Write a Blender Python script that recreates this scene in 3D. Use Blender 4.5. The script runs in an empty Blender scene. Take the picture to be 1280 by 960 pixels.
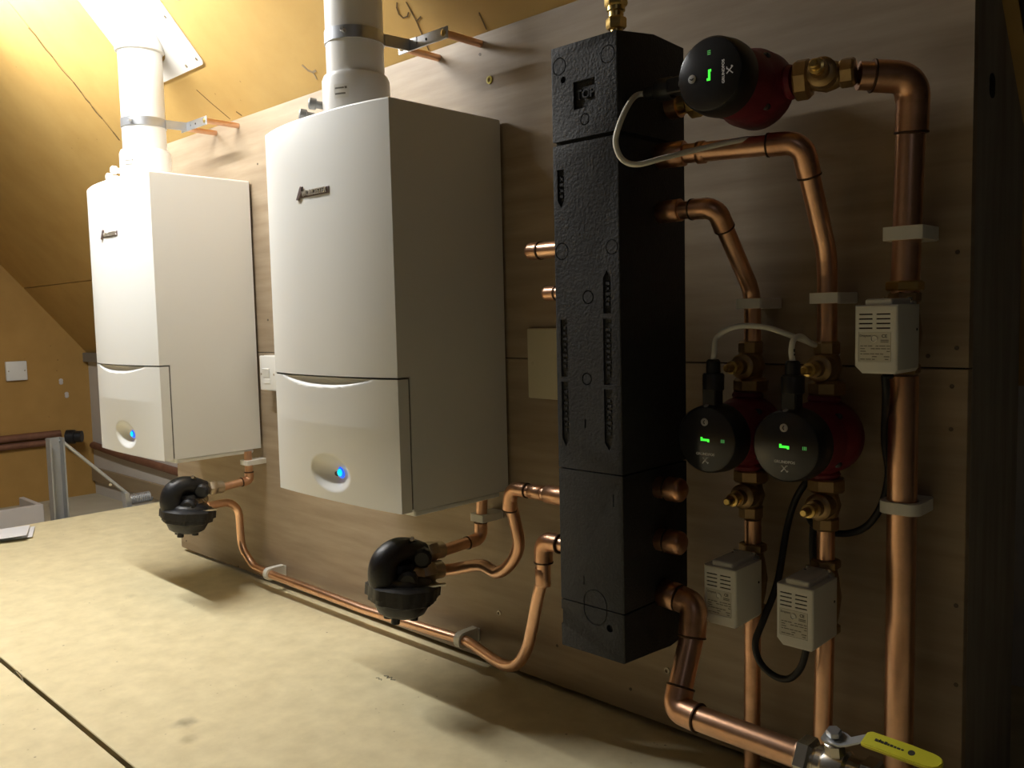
import bpy, bmesh, math, random
from mathutils import Vector, Matrix, Euler
random.seed(7)
PI = math.pi
scn = bpy.context.scene
C = scn.collection

# ------------------------------------------------------------------ materials
def srgb(r, g, b):
    f = lambda c: (c/255/12.92) if c/255 <= .04045 else ((c/255+.055)/1.055)**2.4
    return (f(r), f(g), f(b), 1)

def mat(name, col, rough=.5, metal=0., var=None, scale=(8, 8, 8), amt=.5, detail=4, bump=0., bscale=60, spec=.5, coat=0.):
    m = bpy.data.materials.new(name); m.use_nodes = True
    nt = m.node_tree; b = nt.nodes['Principled BSDF']
    b.inputs['Base Color'].default_value = (*col[:3], 1)
    b.inputs['Roughness'].default_value = rough
    b.inputs['Metallic'].default_value = metal
    b.inputs['Specular IOR Level'].default_value = spec
    b.inputs['Coat Weight'].default_value = coat
    tc = nt.nodes.new('ShaderNodeTexCoord')
    if var:
        mp = nt.nodes.new('ShaderNodeMapping'); mp.inputs['Scale'].default_value = scale
        nz = nt.nodes.new('ShaderNodeTexNoise'); nz.inputs['Scale'].default_value = 1
        nz.inputs['Detail'].default_value = detail; nz.inputs['Roughness'].default_value = .6
        mr = nt.nodes.new('ShaderNodeMapRange')
        mr.inputs['From Min'].default_value = .3; mr.inputs['From Max'].default_value = .7
        mr.inputs['To Max'].default_value = amt
        mx = nt.nodes.new('ShaderNodeMix'); mx.data_type = 'RGBA'
        mx.inputs['A'].default_value = (*col[:3], 1); mx.inputs['B'].default_value = (*var[:3], 1)
        L = nt.links.new
        L(tc.outputs['Object'], mp.inputs['Vector']); L(mp.outputs[0], nz.inputs['Vector'])
        L(nz.outputs['Fac'], mr.inputs['Value']); L(mr.outputs['Result'], mx.inputs['Factor'])
        L(mx.outputs['Result'], b.inputs['Base Color'])
    if bump:
        n2 = nt.nodes.new('ShaderNodeTexNoise'); n2.inputs['Scale'].default_value = bscale
        n2.inputs['Detail'].default_value = 3
        bp = nt.nodes.new('ShaderNodeBump'); bp.inputs['Strength'].default_value = bump
        bp.inputs['Distance'].default_value = .002
        nt.links.new(tc.outputs['Object'], n2.inputs['Vector'])
        nt.links.new(n2.outputs['Fac'], bp.inputs['Height']); nt.links.new(bp.outputs['Normal'], b.inputs['Normal'])
    return m

def emit(name, col, strength):
    m = bpy.data.materials.new(name); m.use_nodes = True
    b = m.node_tree.nodes['Principled BSDF']
    b.inputs['Base Color'].default_value = (*[c*.4 for c in col[:3]], 1)
    b.inputs['Emission Color'].default_value = (*col[:3], 1)
    b.inputs['Emission Strength'].default_value = strength
    return m

def speckle(m, col, scale, thr, amt=.8):
    """dark specks and flecks scattered on a board, over whatever feeds the base colour"""
    nt = m.node_tree; b = nt.nodes['Principled BSDF']; L = nt.links.new
    src = b.inputs['Base Color'].links[0].from_socket
    tc = nt.nodes.new('ShaderNodeTexCoord')
    v = nt.nodes.new('ShaderNodeTexVoronoi'); v.inputs['Scale'].default_value = scale
    mr = nt.nodes.new('ShaderNodeMapRange'); mr.inputs['From Min'].default_value = thr*.5
    mr.inputs['From Max'].default_value = thr; mr.inputs['To Min'].default_value = amt; mr.inputs['To Max'].default_value = 0
    n = nt.nodes.new('ShaderNodeTexNoise'); n.inputs['Scale'].default_value = scale*.35
    gt = nt.nodes.new('ShaderNodeMath'); gt.operation = 'GREATER_THAN'; gt.inputs[1].default_value = .5
    mu = nt.nodes.new('ShaderNodeMath'); mu.operation = 'MULTIPLY'
    mx = nt.nodes.new('ShaderNodeMix'); mx.data_type = 'RGBA'; mx.inputs['B'].default_value = (*col[:3], 1)
    L(tc.outputs['Object'], v.inputs['Vector']); L(tc.outputs['Object'], n.inputs['Vector'])
    L(v.outputs['Distance'], mr.inputs['Value']); L(n.outputs['Fac'], gt.inputs[0])
    L(mr.outputs['Result'], mu.inputs[0]); L(gt.outputs[0], mu.inputs[1]); L(mu.outputs[0], mx.inputs['Factor'])
    L(src, mx.inputs['A']); L(mx.outputs['Result'], b.inputs['Base Color'])

def smudge(m, centre, radius, col, amt):
    """one soft dirt stain at a place of its own"""
    nt = m.node_tree; b = nt.nodes['Principled BSDF']; L = nt.links.new
    src = b.inputs['Base Color'].links[0].from_socket
    tc = nt.nodes.new('ShaderNodeTexCoord')
    sb = nt.nodes.new('ShaderNodeVectorMath'); sb.operation = 'DISTANCE'; sb.inputs[1].default_value = centre
    n = nt.nodes.new('ShaderNodeTexNoise'); n.inputs['Scale'].default_value = 30
    ad = nt.nodes.new('ShaderNodeMath'); ad.operation = 'MULTIPLY_ADD'; ad.inputs[1].default_value = radius
    mr = nt.nodes.new('ShaderNodeMapRange'); mr.interpolation_type = 'SMOOTHSTEP'
    mr.inputs['From Min'].default_value = radius*.3; mr.inputs['From Max'].default_value = radius*1.5
    mr.inputs['To Min'].default_value = amt; mr.inputs['To Max'].default_value = 0
    mx = nt.nodes.new('ShaderNodeMix'); mx.data_type = 'RGBA'; mx.inputs['B'].default_value = (*col[:3], 1)
    L(tc.outputs['Object'], sb.inputs[0]); L(tc.outputs['Object'], n.inputs['Vector'])
    L(n.outputs['Fac'], ad.inputs[0]); L(sb.outputs['Value'], ad.inputs[2]); L(ad.outputs[0], mr.inputs['Value'])
    L(mr.outputs['Result'], mx.inputs['Factor']); L(src, mx.inputs['A']); L(mx.outputs['Result'], b.inputs['Base Color'])

M = {}
M['plywood'] = mat('plywood', (.41, .325, .225), .5, var=(.27, .20, .13), scale=(3.0, 14, 30), amt=.95, detail=12, spec=.35)
speckle(M['plywood'], (.14, .08, .04), 9, .05, .6)
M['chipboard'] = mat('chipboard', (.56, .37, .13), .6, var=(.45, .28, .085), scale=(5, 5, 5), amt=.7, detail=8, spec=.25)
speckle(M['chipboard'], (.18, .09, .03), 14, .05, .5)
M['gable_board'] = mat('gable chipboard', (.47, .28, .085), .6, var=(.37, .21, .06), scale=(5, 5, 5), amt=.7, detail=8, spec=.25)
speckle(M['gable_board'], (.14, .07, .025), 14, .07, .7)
M['floorboard'] = mat('flooring chipboard', (.76, .67, .43), .6, var=(.58, .50, .30), scale=(16, 16, 16), amt=.75, detail=14, spec=.3)
speckle(M['floorboard'], (.14, .10, .05), 17, .055, .7)
speckle(M['floorboard'], (.30, .23, .11), 31, .08, .5)
smudge(M['floorboard'], (.46, -.60, 0), .035, (.20, .16, .09), .75)
smudge(M['floorboard'], (.53, -.63, 0), .03, (.30, .24, .12), .6)
smudge(M['floorboard'], (-.45, -.33, 0), .03, (.34, .28, .15), .5)
M['low_bounce'] = mat('low bounce black', (.035, .032, .03), .9, var=(.05, .045, .04), scale=(6, 6, 6), amt=.5)  # near black so the unseen slope and gable return little light
M['dark_gap'] = mat('dark gap', (.02, .015, .01), .9)
M['plaster'] = mat('plaster', (.66, .62, .57), .8, var=(.58, .54, .48), scale=(4, 4, 4), amt=.5)
M['tan_batten'] = mat('tan batten', (.36, .28, .17), .7, var=(.28, .2, .12), scale=(3, 3, 20), amt=.6)
M['dusty'] = mat('dusty grey floor', (.52, .48, .37), .85, var=(.42, .38, .28), scale=(6, 6, 6), amt=.6)
M['white_paint'] = mat('white paint', (.62, .58, .55), .6, var=(.55, .5, .46), scale=(6, 6, 6), amt=.4)
M['stud'] = mat('weathered timber', (.40, .36, .31), .75, var=(.2, .16, .12), scale=(30, 30, 3), amt=.7)
M['boiler'] = mat('boiler white enamel', (.80, .80, .77), .32, var=(.78, .78, .75), scale=(3, 3, 3), amt=.5, spec=.5)
M['seam'] = mat('shadow gap', (.12, .11, .10), .8)
M['plastic_white'] = mat('white plastic', (.82, .81, .78), .35, var=(.79, .78, .74), scale=(6, 6, 6), amt=.5)
M['plate_cream'] = mat('cream plate', (.62, .56, .40), .5, var=(.57, .52, .36), scale=(6, 6, 6), amt=.4)
M['clip'] = mat('pipe clip nylon', (.80, .78, .72), .5, var=(.74, .72, .65), scale=(30, 30, 30), amt=.4)
M['copper'] = mat('copper', (.90, .57, .39), .32, 1., var=(.60, .35, .22), scale=(14, 14, 14), amt=.75, detail=5)
M['copper_fit'] = mat('copper fitting', (.82, .50, .33), .36, 1., var=(.48, .26, .155), scale=(28, 28, 28), amt=.8, detail=5)
M['copper_old'] = mat('old painted copper', (.26, .125, .075), .55, .3, var=(.16, .07, .045), scale=(20, 20, 20), amt=.7)
M['solder'] = mat('solder ring', (.10, .055, .03), .5, .7, var=(.06, .03, .02), scale=(30, 30, 30), amt=.5)
M['brass'] = mat('brass', (.78, .58, .22), .3, 1., var=(.6, .42, .14), scale=(30, 30, 30), amt=.6)
M['bronze'] = mat('cast bronze', (.42, .30, .16), .42, .9, var=(.28, .19, .09), scale=(40, 40, 40), amt=.7, bump=.2, bscale=200)
M['nickel'] = mat('nickel plate', (.72, .69, .63), .25, 1., var=(.6, .57, .5), scale=(30, 30, 30), amt=.5)
M['tarnished'] = mat('tarnished nickel', (.52, .45, .35), .35, 1., var=(.40, .33, .24), scale=(30, 30, 30), amt=.6)
M['galv'] = mat('galvanised steel', (.62, .64, .67), .38, .9, var=(.48, .50, .53), scale=(25, 25, 25), amt=.6)
M['grey_metal'] = mat('dull grey steel', (.33, .33, .32), .55, .5, var=(.26, .26, .25), scale=(10, 10, 10), amt=.5)
M['epp'] = mat('black foam insulation', (.018, .018, .020), .62, var=(.028, .028, .030), scale=(60, 60, 60), amt=.8, bump=.6, bscale=230, spec=.35)
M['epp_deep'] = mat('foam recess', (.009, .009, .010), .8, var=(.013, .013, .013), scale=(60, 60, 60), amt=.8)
M['black'] = mat('black plastic', (.009, .009, .011), .4, var=(.02, .02, .022), scale=(30, 30, 30), amt=.6)
M['black_gloss'] = mat('glossy black fascia', (.020, .020, .022), .2, var=(.024, .024, .026), scale=(30, 30, 30), amt=.5)
M['filter_black'] = mat('filter body black', (.007, .007, .009), .42, var=(.012, .012, .013), scale=(50, 50, 50), amt=.7, bump=.25, bscale=150)
M['red'] = mat('dark red casting', (.17, .011, .026), .5, var=(.12, .008, .018), scale=(40, 40, 40), amt=.7, bump=.2, bscale=200)
M['act'] = mat('grey actuator plastic', (.78, .77, .70), .42, var=(.74, .73, .66), scale=(30, 30, 30), amt=.4)
M['act_label'] = mat('actuator label', (.66, .64, .55), .45, var=(.60, .58, .49), scale=(80, 80, 80), amt=.5)
M['ink'] = mat('dark print', (.03, .028, .022), .7)
M['ink_soft'] = mat('faded print', (.20, .19, .15), .7)
M['print_grey'] = mat('grey print', (.75, .75, .75), .5)
M['button'] = mat('grey button', (.36, .36, .36), .5)
M['cable_white'] = mat('white flex', (.80, .78, .70), .45, var=(.76, .73, .64), scale=(30, 30, 30), amt=.4)
M['cable_black'] = mat('black flex', (.012, .012, .014), .5)
M['yellow'] = mat('yellow vinyl sleeve', (.66, .62, .03), .45, var=(.58, .54, .02), scale=(40, 40, 40), amt=.5)
M['yellow_plug'] = mat('yellow wall plug', (.75, .62, .08), .5)
M['chrome'] = mat('chrome', (.66, .62, .54), .35, .7)
M['chrome_dark'] = mat('dark chrome', (.22, .17, .17), .4, .5)
M['paper'] = mat('paper', (.80, .80, .82), .7, var=(.76, .76, .79), scale=(20, 20, 20), amt=.5)
M['brown_card'] = mat('brown card', (.22, .15, .09), .8)
M['pencil'] = mat('pencil line', (.13, .075, .025), .8)
M['screw'] = mat('dark screw', (.13, .10, .075), .5, .4)
M['green'] = emit('green display', (.06, 1, .05), 1.1)
M['green_dim'] = emit('green display dim', (.12, .55, .12), .35)
M['blue'] = emit('blue indicator', (.02, .12, 1.0), 1.3)
M['blue_core'] = emit('blue indicator core', (.0, .62, 1.0), 1.4)
M['tube'] = emit('fluorescent tube', (1., 1., .98), 350)

# ------------------------------------------------------------------ mesh helpers
def nb(): return bmesh.new()

def obj(name, bm, m, parent=None, smooth=35, shift=True):
    """link bm as one mesh object; bm is in world axes relative to the parent's own frame"""
    bmesh.ops.recalc_face_normals(bm, faces=bm.faces)
    me = bpy.data.meshes.new(name); bm.to_mesh(me); bm.free()
    for p in me.polygons: p.use_smooth = True
    me.set_sharp_from_angle(angle=math.radians(smooth))
    me.materials.append(M[m])
    o = bpy.data.objects.new(name, me); C.objects.link(o)
    if parent: o.parent = parent
    return o

def thing(name, label, cat, loc=(0, 0, 0), rot=(0, 0, 0), group=None):
    o = bpy.data.objects.new(name, None); C.objects.link(o)
    o.empty_display_size = .05
    o.location = loc; o.rotation_euler = rot
    o['label'] = label; o['category'] = cat
    if group: o['group'] = group
    return o

def tag(o, label, cat, group=None):
    o['label'] = label; o['category'] = cat
    if group: o['group'] = group
    return o

def struct(name, bm, m, smooth=30):
    o = obj(name, bm, m, smooth=smooth); o['kind'] = 'structure'; return o

def dup(root, loc, label=None, rot=None):
    r = root.copy(); C.objects.link(r); r.location = loc
    if rot: r.rotation_euler = rot
    if label: r['label'] = label
    for ch in list(root.children):
        c = ch.copy(); C.objects.link(c); c.parent = r
        for g in ch.children:
            d = g.copy(); C.objects.link(d); d.parent = c
    return r

def box(bm, x0, x1, y0, y1, z0, z1, bev=0., seg=2):
    vs = [bm.verts.new((x, y, z)) for x in (x0, x1) for y in (y0, y1) for z in (z0, z1)]
    q = [(0, 1, 3, 2), (4, 6, 7, 5), (0, 4, 5, 1), (2, 3, 7, 6), (0, 2, 6, 4), (1, 5, 7, 3)]
    fs = [bm.faces.new([vs[i] for i in f]) for f in q]
    if bev:
        es = list({e for f in fs for e in f.edges})
        bmesh.ops.bevel(bm, geom=es, offset=bev, segments=seg, profile=.5, affect='EDGES')
    return bm

def prism(bm, pts, lo, hi, axis='y', bev=0., seg=2):
    """polygon extruded along an axis. pts are (a, b): y -> (x, z), z -> (x, y), x -> (y, z)"""
    def P(a, b, t): return {'y': (a, t, b), 'z': (a, b, t), 'x': (t, a, b)}[axis]
    A = [bm.verts.new(P(a, b, lo)) for a, b in pts]; B = [bm.verts.new(P(a, b, hi)) for a, b in pts]
    n = len(pts); fs = [bm.faces.new(A), bm.faces.new(B[::-1])]
    for i in range(n): fs.append(bm.faces.new((A[i], A[(i+1) % n], B[(i+1) % n], B[i])))
    if bev:
        es = list({e for f in fs[:2] for e in f.edges})
        bmesh.ops.bevel(bm, geom=es, offset=bev, segments=seg, profile=.5, affect='EDGES')
    return bm

def frame(d):
    d = Vector(d).normalized(); a = Vector((0, 0, 1)) if abs(d.z) < .9 else Vector((1, 0, 0))
    u = d.cross(a).normalized(); return d, u, d.cross(u)

def lathe(bm, prof, origin=(0, 0, 0), axis=(0, 0, 1), n=32, cap=True, mod=None):
    """profile of (radius, height along axis); closed with caps"""
    d, u, v = frame(axis); O = Vector(origin); rings = []
    for r, h in prof:
        ring = []
        for i in range(n):
            a = 2*PI*i/n; rr = r*(mod(a, h) if mod else 1)
            ring.append(bm.verts.new(O+d*h+(u*math.cos(a)+v*math.sin(a))*rr))
        rings.append(ring)
    for A, B in zip(rings, rings[1:]):
        for i in range(n): bm.faces.new((A[i], A[(i+1) % n], B[(i+1) % n], B[i]))
    if cap:
        bm.faces.new(rings[0]); bm.faces.new(rings[-1][::-1])
    return bm

def hexnut(bm, origin, axis, r, h, n=6):
    """six-sided nut with chamfered ends"""
    lathe(bm, [(r*.88, 0), (r, h*.15), (r, h*.85), (r*.88, h)], origin, axis, n); return bm

def fillet(pts, rad, k=7):
    P = [Vector(p) for p in pts]; out = [P[0]]
    for i in range(1, len(P)-1):
        r = rad[i] if isinstance(rad, (list, tuple)) else rad
        a = P[i-1]-P[i]; b = P[i+1]-P[i]
        la, lb = a.length, b.length; a.normalize(); b.normalize()
        ang = a.angle(b)
        if ang > PI-.02: out.append(P[i]); continue
        t = min(r/math.tan(ang/2), la*.48, lb*.48)
        rr = t*math.tan(ang/2); bis = (a+b).normalized(); cen = P[i]+bis*(rr/math.sin(ang/2))
        s = P[i]+a*t-cen; e = P[i]+b*t-cen; tot = s.angle(e); ax = s.cross(e).normalized()
        for j in range(k+1): out.append(cen+Matrix.Rotation(tot*j/k, 3, ax) @ s)
    out.append(P[-1]); return out

def spline(pts, k=8):
    P = [Vector(p) for p in pts]; P = [P[0]*2-P[1]]+P+[P[-1]*2-P[-2]]; out = []
    for i in range(1, len(P)-2):
        a, b, c, d = P[i-1:i+3]
        for j in range(k):
            t = j/k
            out.append(.5*((2*b)+(c-a)*t+(2*a-5*b+4*c-d)*t*t+(3*b-a-3*c+d)*t**3))
    out.append(P[-2]); return out

def sweep(bm, pts, r, n=20):
    P = [Vector(p) for p in pts]; rings = []
    T = [(P[min(i+1, len(P)-1)]-P[max(i-1, 0)]).normalized() for i in range(len(P))]
    d, u, v = frame(T[0])
    for i, p in enumerate(P):
        u = (u-T[i]*u.dot(T[i])).normalized(); v = T[i].cross(u)
        rr = r[i] if isinstance(r, (list, tuple)) else r
        rings.append([bm.verts.new(p+(u*math.cos(2*PI*j/n)+v*math.sin(2*PI*j/n))*rr) for j in range(n)])
    for A, B in zip(rings, rings[1:]):
        for i in range(n): bm.faces.new((A[i], A[(i+1) % n], B[(i+1) % n], B[i]))
    bm.faces.new(rings[0]); bm.faces.new(rings[-1][::-1]); return bm

def text_bm(body, size, depth=.0003, bold=0., align='CENTER'):
    cu = bpy.data.curves.new('t', 'FONT'); cu.body = body; cu.size = size; cu.align_x = align; cu.align_y = 'CENTER'
    cu.extrude = depth; cu.offset = bold; cu.resolution_u = 3
    o = bpy.data.objects.new('t', cu); C.objects.link(o)
    me = bpy.data.meshes.new_from_object(o.evaluated_get(bpy.context.evaluated_depsgraph_get()))
    bm = nb(); bm.from_mesh(me)
    bpy.data.objects.remove(o); bpy.data.curves.remove(cu); bpy.data.meshes.remove(me)
    return bm

def upright(bm, x, y, z):
    """lay text made in xy onto a face that looks towards -y"""
    for v in bm.verts: v.co = Vector((v.co.x+x, y-v.co.z, v.co.y+z))
    return bm

def merge(dst, src):
    me = bpy.data.meshes.new('m'); src.to_mesh(me); src.free(); dst.from_mesh(me); bpy.data.meshes.remove(me); return dst

def cut(o, cutters):
    """boolean the cutter meshes out of o"""
    bm = nb()
    for c in cutters: merge(bm, c)
    bmesh.ops.recalc_face_normals(bm, faces=bm.faces)
    me = bpy.data.meshes.new('cut'); bm.to_mesh(me); bm.free()
    k = bpy.data.objects.new('cut', me); C.objects.link(k)
    md = o.modifiers.new('b', 'BOOLEAN'); md.operation = 'DIFFERENCE'; md.solver = 'EXACT'; md.object = k
    par = o.parent; o.parent = None
    bpy.context.view_layer.update()
    new = bpy.data.meshes.new_from_object(o.evaluated_get(bpy.context.evaluated_depsgraph_get()))
    o.modifiers.clear(); o.data = new; o.parent = par
    for p in new.polygons: p.use_smooth = True
    new.set_sharp_from_angle(angle=math.radians(35))
    bpy.data.objects.remove(k)
    return o

# ------------------------------------------------------------------ setting
PIT = math.radians(50)               # slope of the roof lining
ZT = 1.408                           # top of the plywood, where the lining meets it
XL, XR, YK = -3.38, 3.2, .65
def roof(y): return ZT-y*math.tan(PIT)
ceil_n = Vector((0, -math.sin(PIT), -math.cos(PIT)))   # points into the room
def on_ceiling(x, y, off=0.): return Vector((x, y, roof(y)))+ceil_n*off

RIDGE = -1.75
SX = -1.05                           # joint between two lining sheets
SY = .321                            # joint along the eaves
bm = nb()
def slab(bm, x0, x1, ya, yb, t=.018):
    q = [on_ceiling(x0, ya), on_ceiling(x1, ya), on_ceiling(x1, yb), on_ceiling(x0, yb)]
    A = [bm.verts.new(p) for p in q]; B = [bm.verts.new(p-ceil_n*t) for p in q]
    bm.faces.new(A); bm.faces.new(B[::-1])
    for i in range(4): bm.faces.new((A[i], A[(i+1) % 4], B[(i+1) % 4], B[i]))
g = .0016
slab(bm, XL, SX-g, RIDGE, SY-g); slab(bm, SX+g, 1.742, RIDGE, SY-g); slab(bm, XL, 1.742, SY+g, .9)
ceiling = struct('ceiling', bm, 'chipboard')
bm = nb(); slab(bm, 1.744, XR, RIDGE, .9); struct('ceiling_right', bm, 'low_bounce')  # right end of the lining, coloured black as if unlit
bm = nb()                            # the other slope, behind the camera
zr = roof(RIDGE); y2 = RIDGE-(zr-.2)/math.tan(PIT)
A = [bm.verts.new(p) for p in ((XL, RIDGE, zr), (XR, RIDGE, zr), (XR, y2, .2), (XL, y2, .2))]
B = [bm.verts.new(v.co+Vector((0, 0, .03))) for v in A]
bm.faces.new(A); bm.faces.new(B[::-1])
for i in range(4): bm.faces.new((A[i], A[(i+1) % 4], B[(i+1) % 4], B[i]))
struct('ceiling_front', bm, 'low_bounce')
# backing so that no daylight shows through the joints
bm = nb()
q = [on_ceiling(XL, RIDGE, -.02), on_ceiling(XR, RIDGE, -.02), on_ceiling(XR, .9, -.02), on_ceiling(XL, .9, -.02)]
A = [bm.verts.new(p) for p in q]; B = [bm.verts.new(p-ceil_n*.02) for p in q]
bm.faces.new(A); bm.faces.new(B[::-1])
for i in range(4): bm.faces.new((A[i], A[(i+1) % 4], B[(i+1) % 4], B[i]))
struct('trim_1', bm, 'dark_gap')

# pencil marks on the lining: the centre-line sign and two set-out lines
def stroke(bm, pts, w=.003):
    P = [on_ceiling(x, y, .0006) for x, y in pts]
    for a, b in zip(P, P[1:]):
        t = (b-a).normalized(); s = t.cross(ceil_n).normalized()*w/2; a2 = a-t*w*.3; b2 = b+t*w*.3
        lo = [bm.verts.new(p) for p in (a2+s, b2+s, b2-s, a2-s)]
        hi = [bm.verts.new(v.co+ceil_n*.0006) for v in lo]
        bm.faces.new(lo); bm.faces.new(hi[::-1])
        for i in range(4): bm.faces.new((lo[i], lo[(i+1) % 4], hi[(i+1) % 4], hi[i]))
bm = nb()
stroke(bm, [(.589, -.074), (.588, -.045), (.577, -.002)])
stroke(bm, [(.562, -.078), (.553, -.072), (.549, -.063), (.555, -.056), (.570, -.056), (.579, -.060)])
stroke(bm, [(.588, -.045), (.607, -.049)])
o = obj('pencil_mark', bm, 'pencil', ceiling)
bm = nb(); stroke(bm, [(.769, -.026), (.766, -.003)]); obj('pencil_mark', bm, 'pencil', ceiling)
bm = nb(); stroke(bm, [(-.395, -.075), (-.372, -.045), (-.335, -.004)], .0025); stroke(bm, [(-.28, -.012), (-.268, -.003)], .004); obj('pencil_mark', bm, 'pencil', ceiling)
bm = nb(); stroke(bm, [(.13, -.046), (.138, -.036), (.152, -.030), (.166, -.031)], .006); stroke(bm, [(.152, -.030), (.150, -.018)], .004); obj('glue_mark', bm, 'tan_batten', ceiling)
bm = nb(); stroke(bm, [(-.21, -.236), (-.198, -.226), (-.186, -.222)], .012); obj('glue_mark', bm, 'tan_batten', ceiling)
bm = nb(); rr_ = random.Random(11); y_ = -.315; pts = []
while y_ < -.03: pts.append((SX+rr_.uniform(-.005, .005)-.004, y_)); y_ += rr_.uniform(.010, .022)
for a_, b_ in zip(pts, pts[1:]): stroke(bm, [a_, b_], rr_.uniform(.003, .009))
obj('joint_crack', bm, 'pencil', ceiling)

def gable(name, x, t, m):
    bm = nb()
    yz = [(YK+.05, -.24), (YK+.05, roof(YK+.05)+.02), (RIDGE, zr+.02), (y2, .22), (y2, -.24)]
    prism(bm, yz, x, x+t, 'x'); struct(name, bm, m)
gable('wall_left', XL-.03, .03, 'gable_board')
gable('wall_right', XR, .03, 'low_bounce')
bm = nb(); box(bm, XL, XR, YK, YK+.03, -.24, roof(YK)+.03); struct('wall_back', bm, 'plaster')
bm = nb(); box(bm, XL, XR, y2-.03, y2+.02, -.24, .25); struct('wall_front', bm, 'gable_board')
# flooring boards: two sheets with a gap between, ending at the hatch
XE = -1.72
bm = nb(); box(bm, XE, XR, -.742, YK, -.022, 0, .0015, 1); struct('floor', bm, 'floorboard')
bm = nb(); box(bm, XE, XR, y2, -.752, -.022, 0, .0015, 1); struct('floor_front', bm, 'floorboard')
bm = nb(); box(bm, XE+.02, XR, y2, YK, -.075, -.0225); struct('trim_2', bm, 'dark_gap')
bm = nb(); box(bm, XL, XE+.3, y2, YK, -.26, -.225); struct('floor_lower', bm, 'dusty')
# hatch upstand, white painted boards
bm = nb(); box(bm, -2.63, -2.60, -1.6, .11, -.225, -.094, .003, 1); box(bm, -2.9, -2.632, .085, .11, -.225, -.094, .003, 1)
struct('trim_3', bm, 'white_paint')
# batten along the eaves wall and timber upright in the corner
bm = nb(); box(bm, XL, XE+.7, YK-.018, YK, -.145, -.06, .002, 1); struct('trim_4', bm, 'tan_batten')
bm = nb(); box(bm, XL, XL+.9, YK-.03, YK, .585, .64, .002, 1); struct('trim_5', bm, 'grey_metal')

# plywood backboard in two sheets, a real panel standing in front of the eaves wall
BX0, BX1, SEAM = -.824, 1.722, .709
bp = thing('plywood_backboard', 'large plywood backing board carrying the boilers and pipework', 'board', (.45, .009, .013))
def rel(bm, root):
    mt = Matrix.LocRotScale(root.location, root.rotation_euler, None).inverted()
    bmesh.ops.transform(bm, matrix=mt, verts=bm.verts); return bm
bm = nb(); box(bm, BX0, BX1, 0, .018, .013, SEAM-.0012, .001, 1); obj('lower_sheet', rel(bm, bp), 'plywood', bp)
bm = nb(); prism(bm, [(0, SEAM+.0012), (.018, SEAM+.0012), (.018, roof(.018)-.002), (0, roof(0)-.002)], BX0, BX1, 'x'); obj('upper_sheet', rel(bm, bp), 'plywood', bp)
bm = nb(); box(bm, BX0+.05, BX1-.01, .0182, .045, .03, 1.30); obj('frame', rel(bm, bp), 'dark_gap', bp)
bm = nb(); prism(bm, [(.0182, .002), (.27, .002), (.27, roof(.27)-.004), (.0182, roof(.0182)-.004)], BX1-.018, BX1, 'x'); o = obj('side_cheek', rel(bm, bp), 'stud', bp)
bm = nb(); lathe(bm, [(.012, 0), (.012, .0012)], (BX1, .086, 1.12), (1, 0, 0), 20, mod=lambda a, h: 1+.5*abs(math.sin(a))); obj('knot', rel(bm, bp), 'dark_gap', bp)

# screws in the backboard
def screw_mesh():
    bm = nb(); lathe(bm, [(.0028, -.002), (.0033, .0006), (.003, .001), (.0012, .0006)], (0, 0, 0), (0, -1, 0), 14); return bm
s0 = tag(obj('wood_screw', screw_mesh(), 'screw'), 'small dark screw head sunk in the plywood backing board', 'screw', 'screws in the plywood board')
spots = [(.7412, 1.3646), (-.7852, .0414), (-.4248, .0175), (-.1954, 1.2598), (1.6667, .7265), (1.7059, .7386), (1.7003, .6828), (1.711, .3591), (1.7129, .2393), (1.7047, .876), (-.1766, .805), (1.7, .62), (.93, .10), (1.12, .06)]
for i, (x, z) in enumerate(spots):
    o = s0 if i == 0 else s0.copy()
    if i: C.objects.link(o)
    o.location = (x, 0, z)
for (x, z, lab, m, r) in [(.7686, 1.3051, 'yellow wall plug ring in the board right of the middle flue', 'yellow_plug', .0085), (.7579, .1324, 'bright screw ring in the board below the pipe swan-neck', 'tarnished', .006), (1.2059, .1217, 'bright screw at the board edge beside the sloping copper pipe', 'tarnished', .006)]:
    bm = nb(); lathe(bm, [(r*.45, -.002), (r*.55, .0025), (r, .002), (r, -.002)], (0, 0, 0), (0, -1, 0), 20)
    o = tag(obj('wall_plug' if m == 'yellow_plug' else 'screw_cup', bm, m), lab, 'screw'); o.location = (x, 0, z)

# ------------------------------------------------------------------ boilers
BW, BD, BH, BZ = .22, .305, .795, .4203
BOW = .027
DIV = .2632
def bowf(x): return BOW*max(0., 1-(abs(x)/BW)**2.4)
def plan(front=True, n=28, y=-.008):
    if front: return [(BW, y), (-BW, y)]+[(-BW+2*BW*i/n, -BD-bowf(-BW+2*BW*i/n)) for i in range(n+1)]
    return [(BW, y), (-BW, y), (-BW, -.275), (BW, -.275)]
b1 = thing('wall_boiler', 'white wall-hung boiler furthest from the camera, beside the gable end', 'boiler', (-.4559, 0, BZ), group='wall-hung boilers')
bm = nb(); P_ = plan(); n_ = len(P_); rings = []
for k, (zz, ins) in enumerate(((DIV+.0025, 0), (BH-.005, 0), (BH-.0025, .0007), (BH-.0007, .0025), (BH, .005))):   # soft top edge
    rings.append([bm.verts.new((x*(1-ins/BW), y+(ins if y < -.1 else 0), zz)) for x, y in P_])
for A, B in zip(rings, rings[1:]):
    for i in range(n_): bm.faces.new((A[i], A[(i+1) % n_], B[(i+1) % n_], B[i]))
bm.faces.new(rings[0]); bm.faces.new(rings[-1][::-1])
prism(bm, plan(False), .0, DIV+.0025, 'z', .0)
casing = obj('casing', bm, 'boiler', b1, 40)
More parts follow.
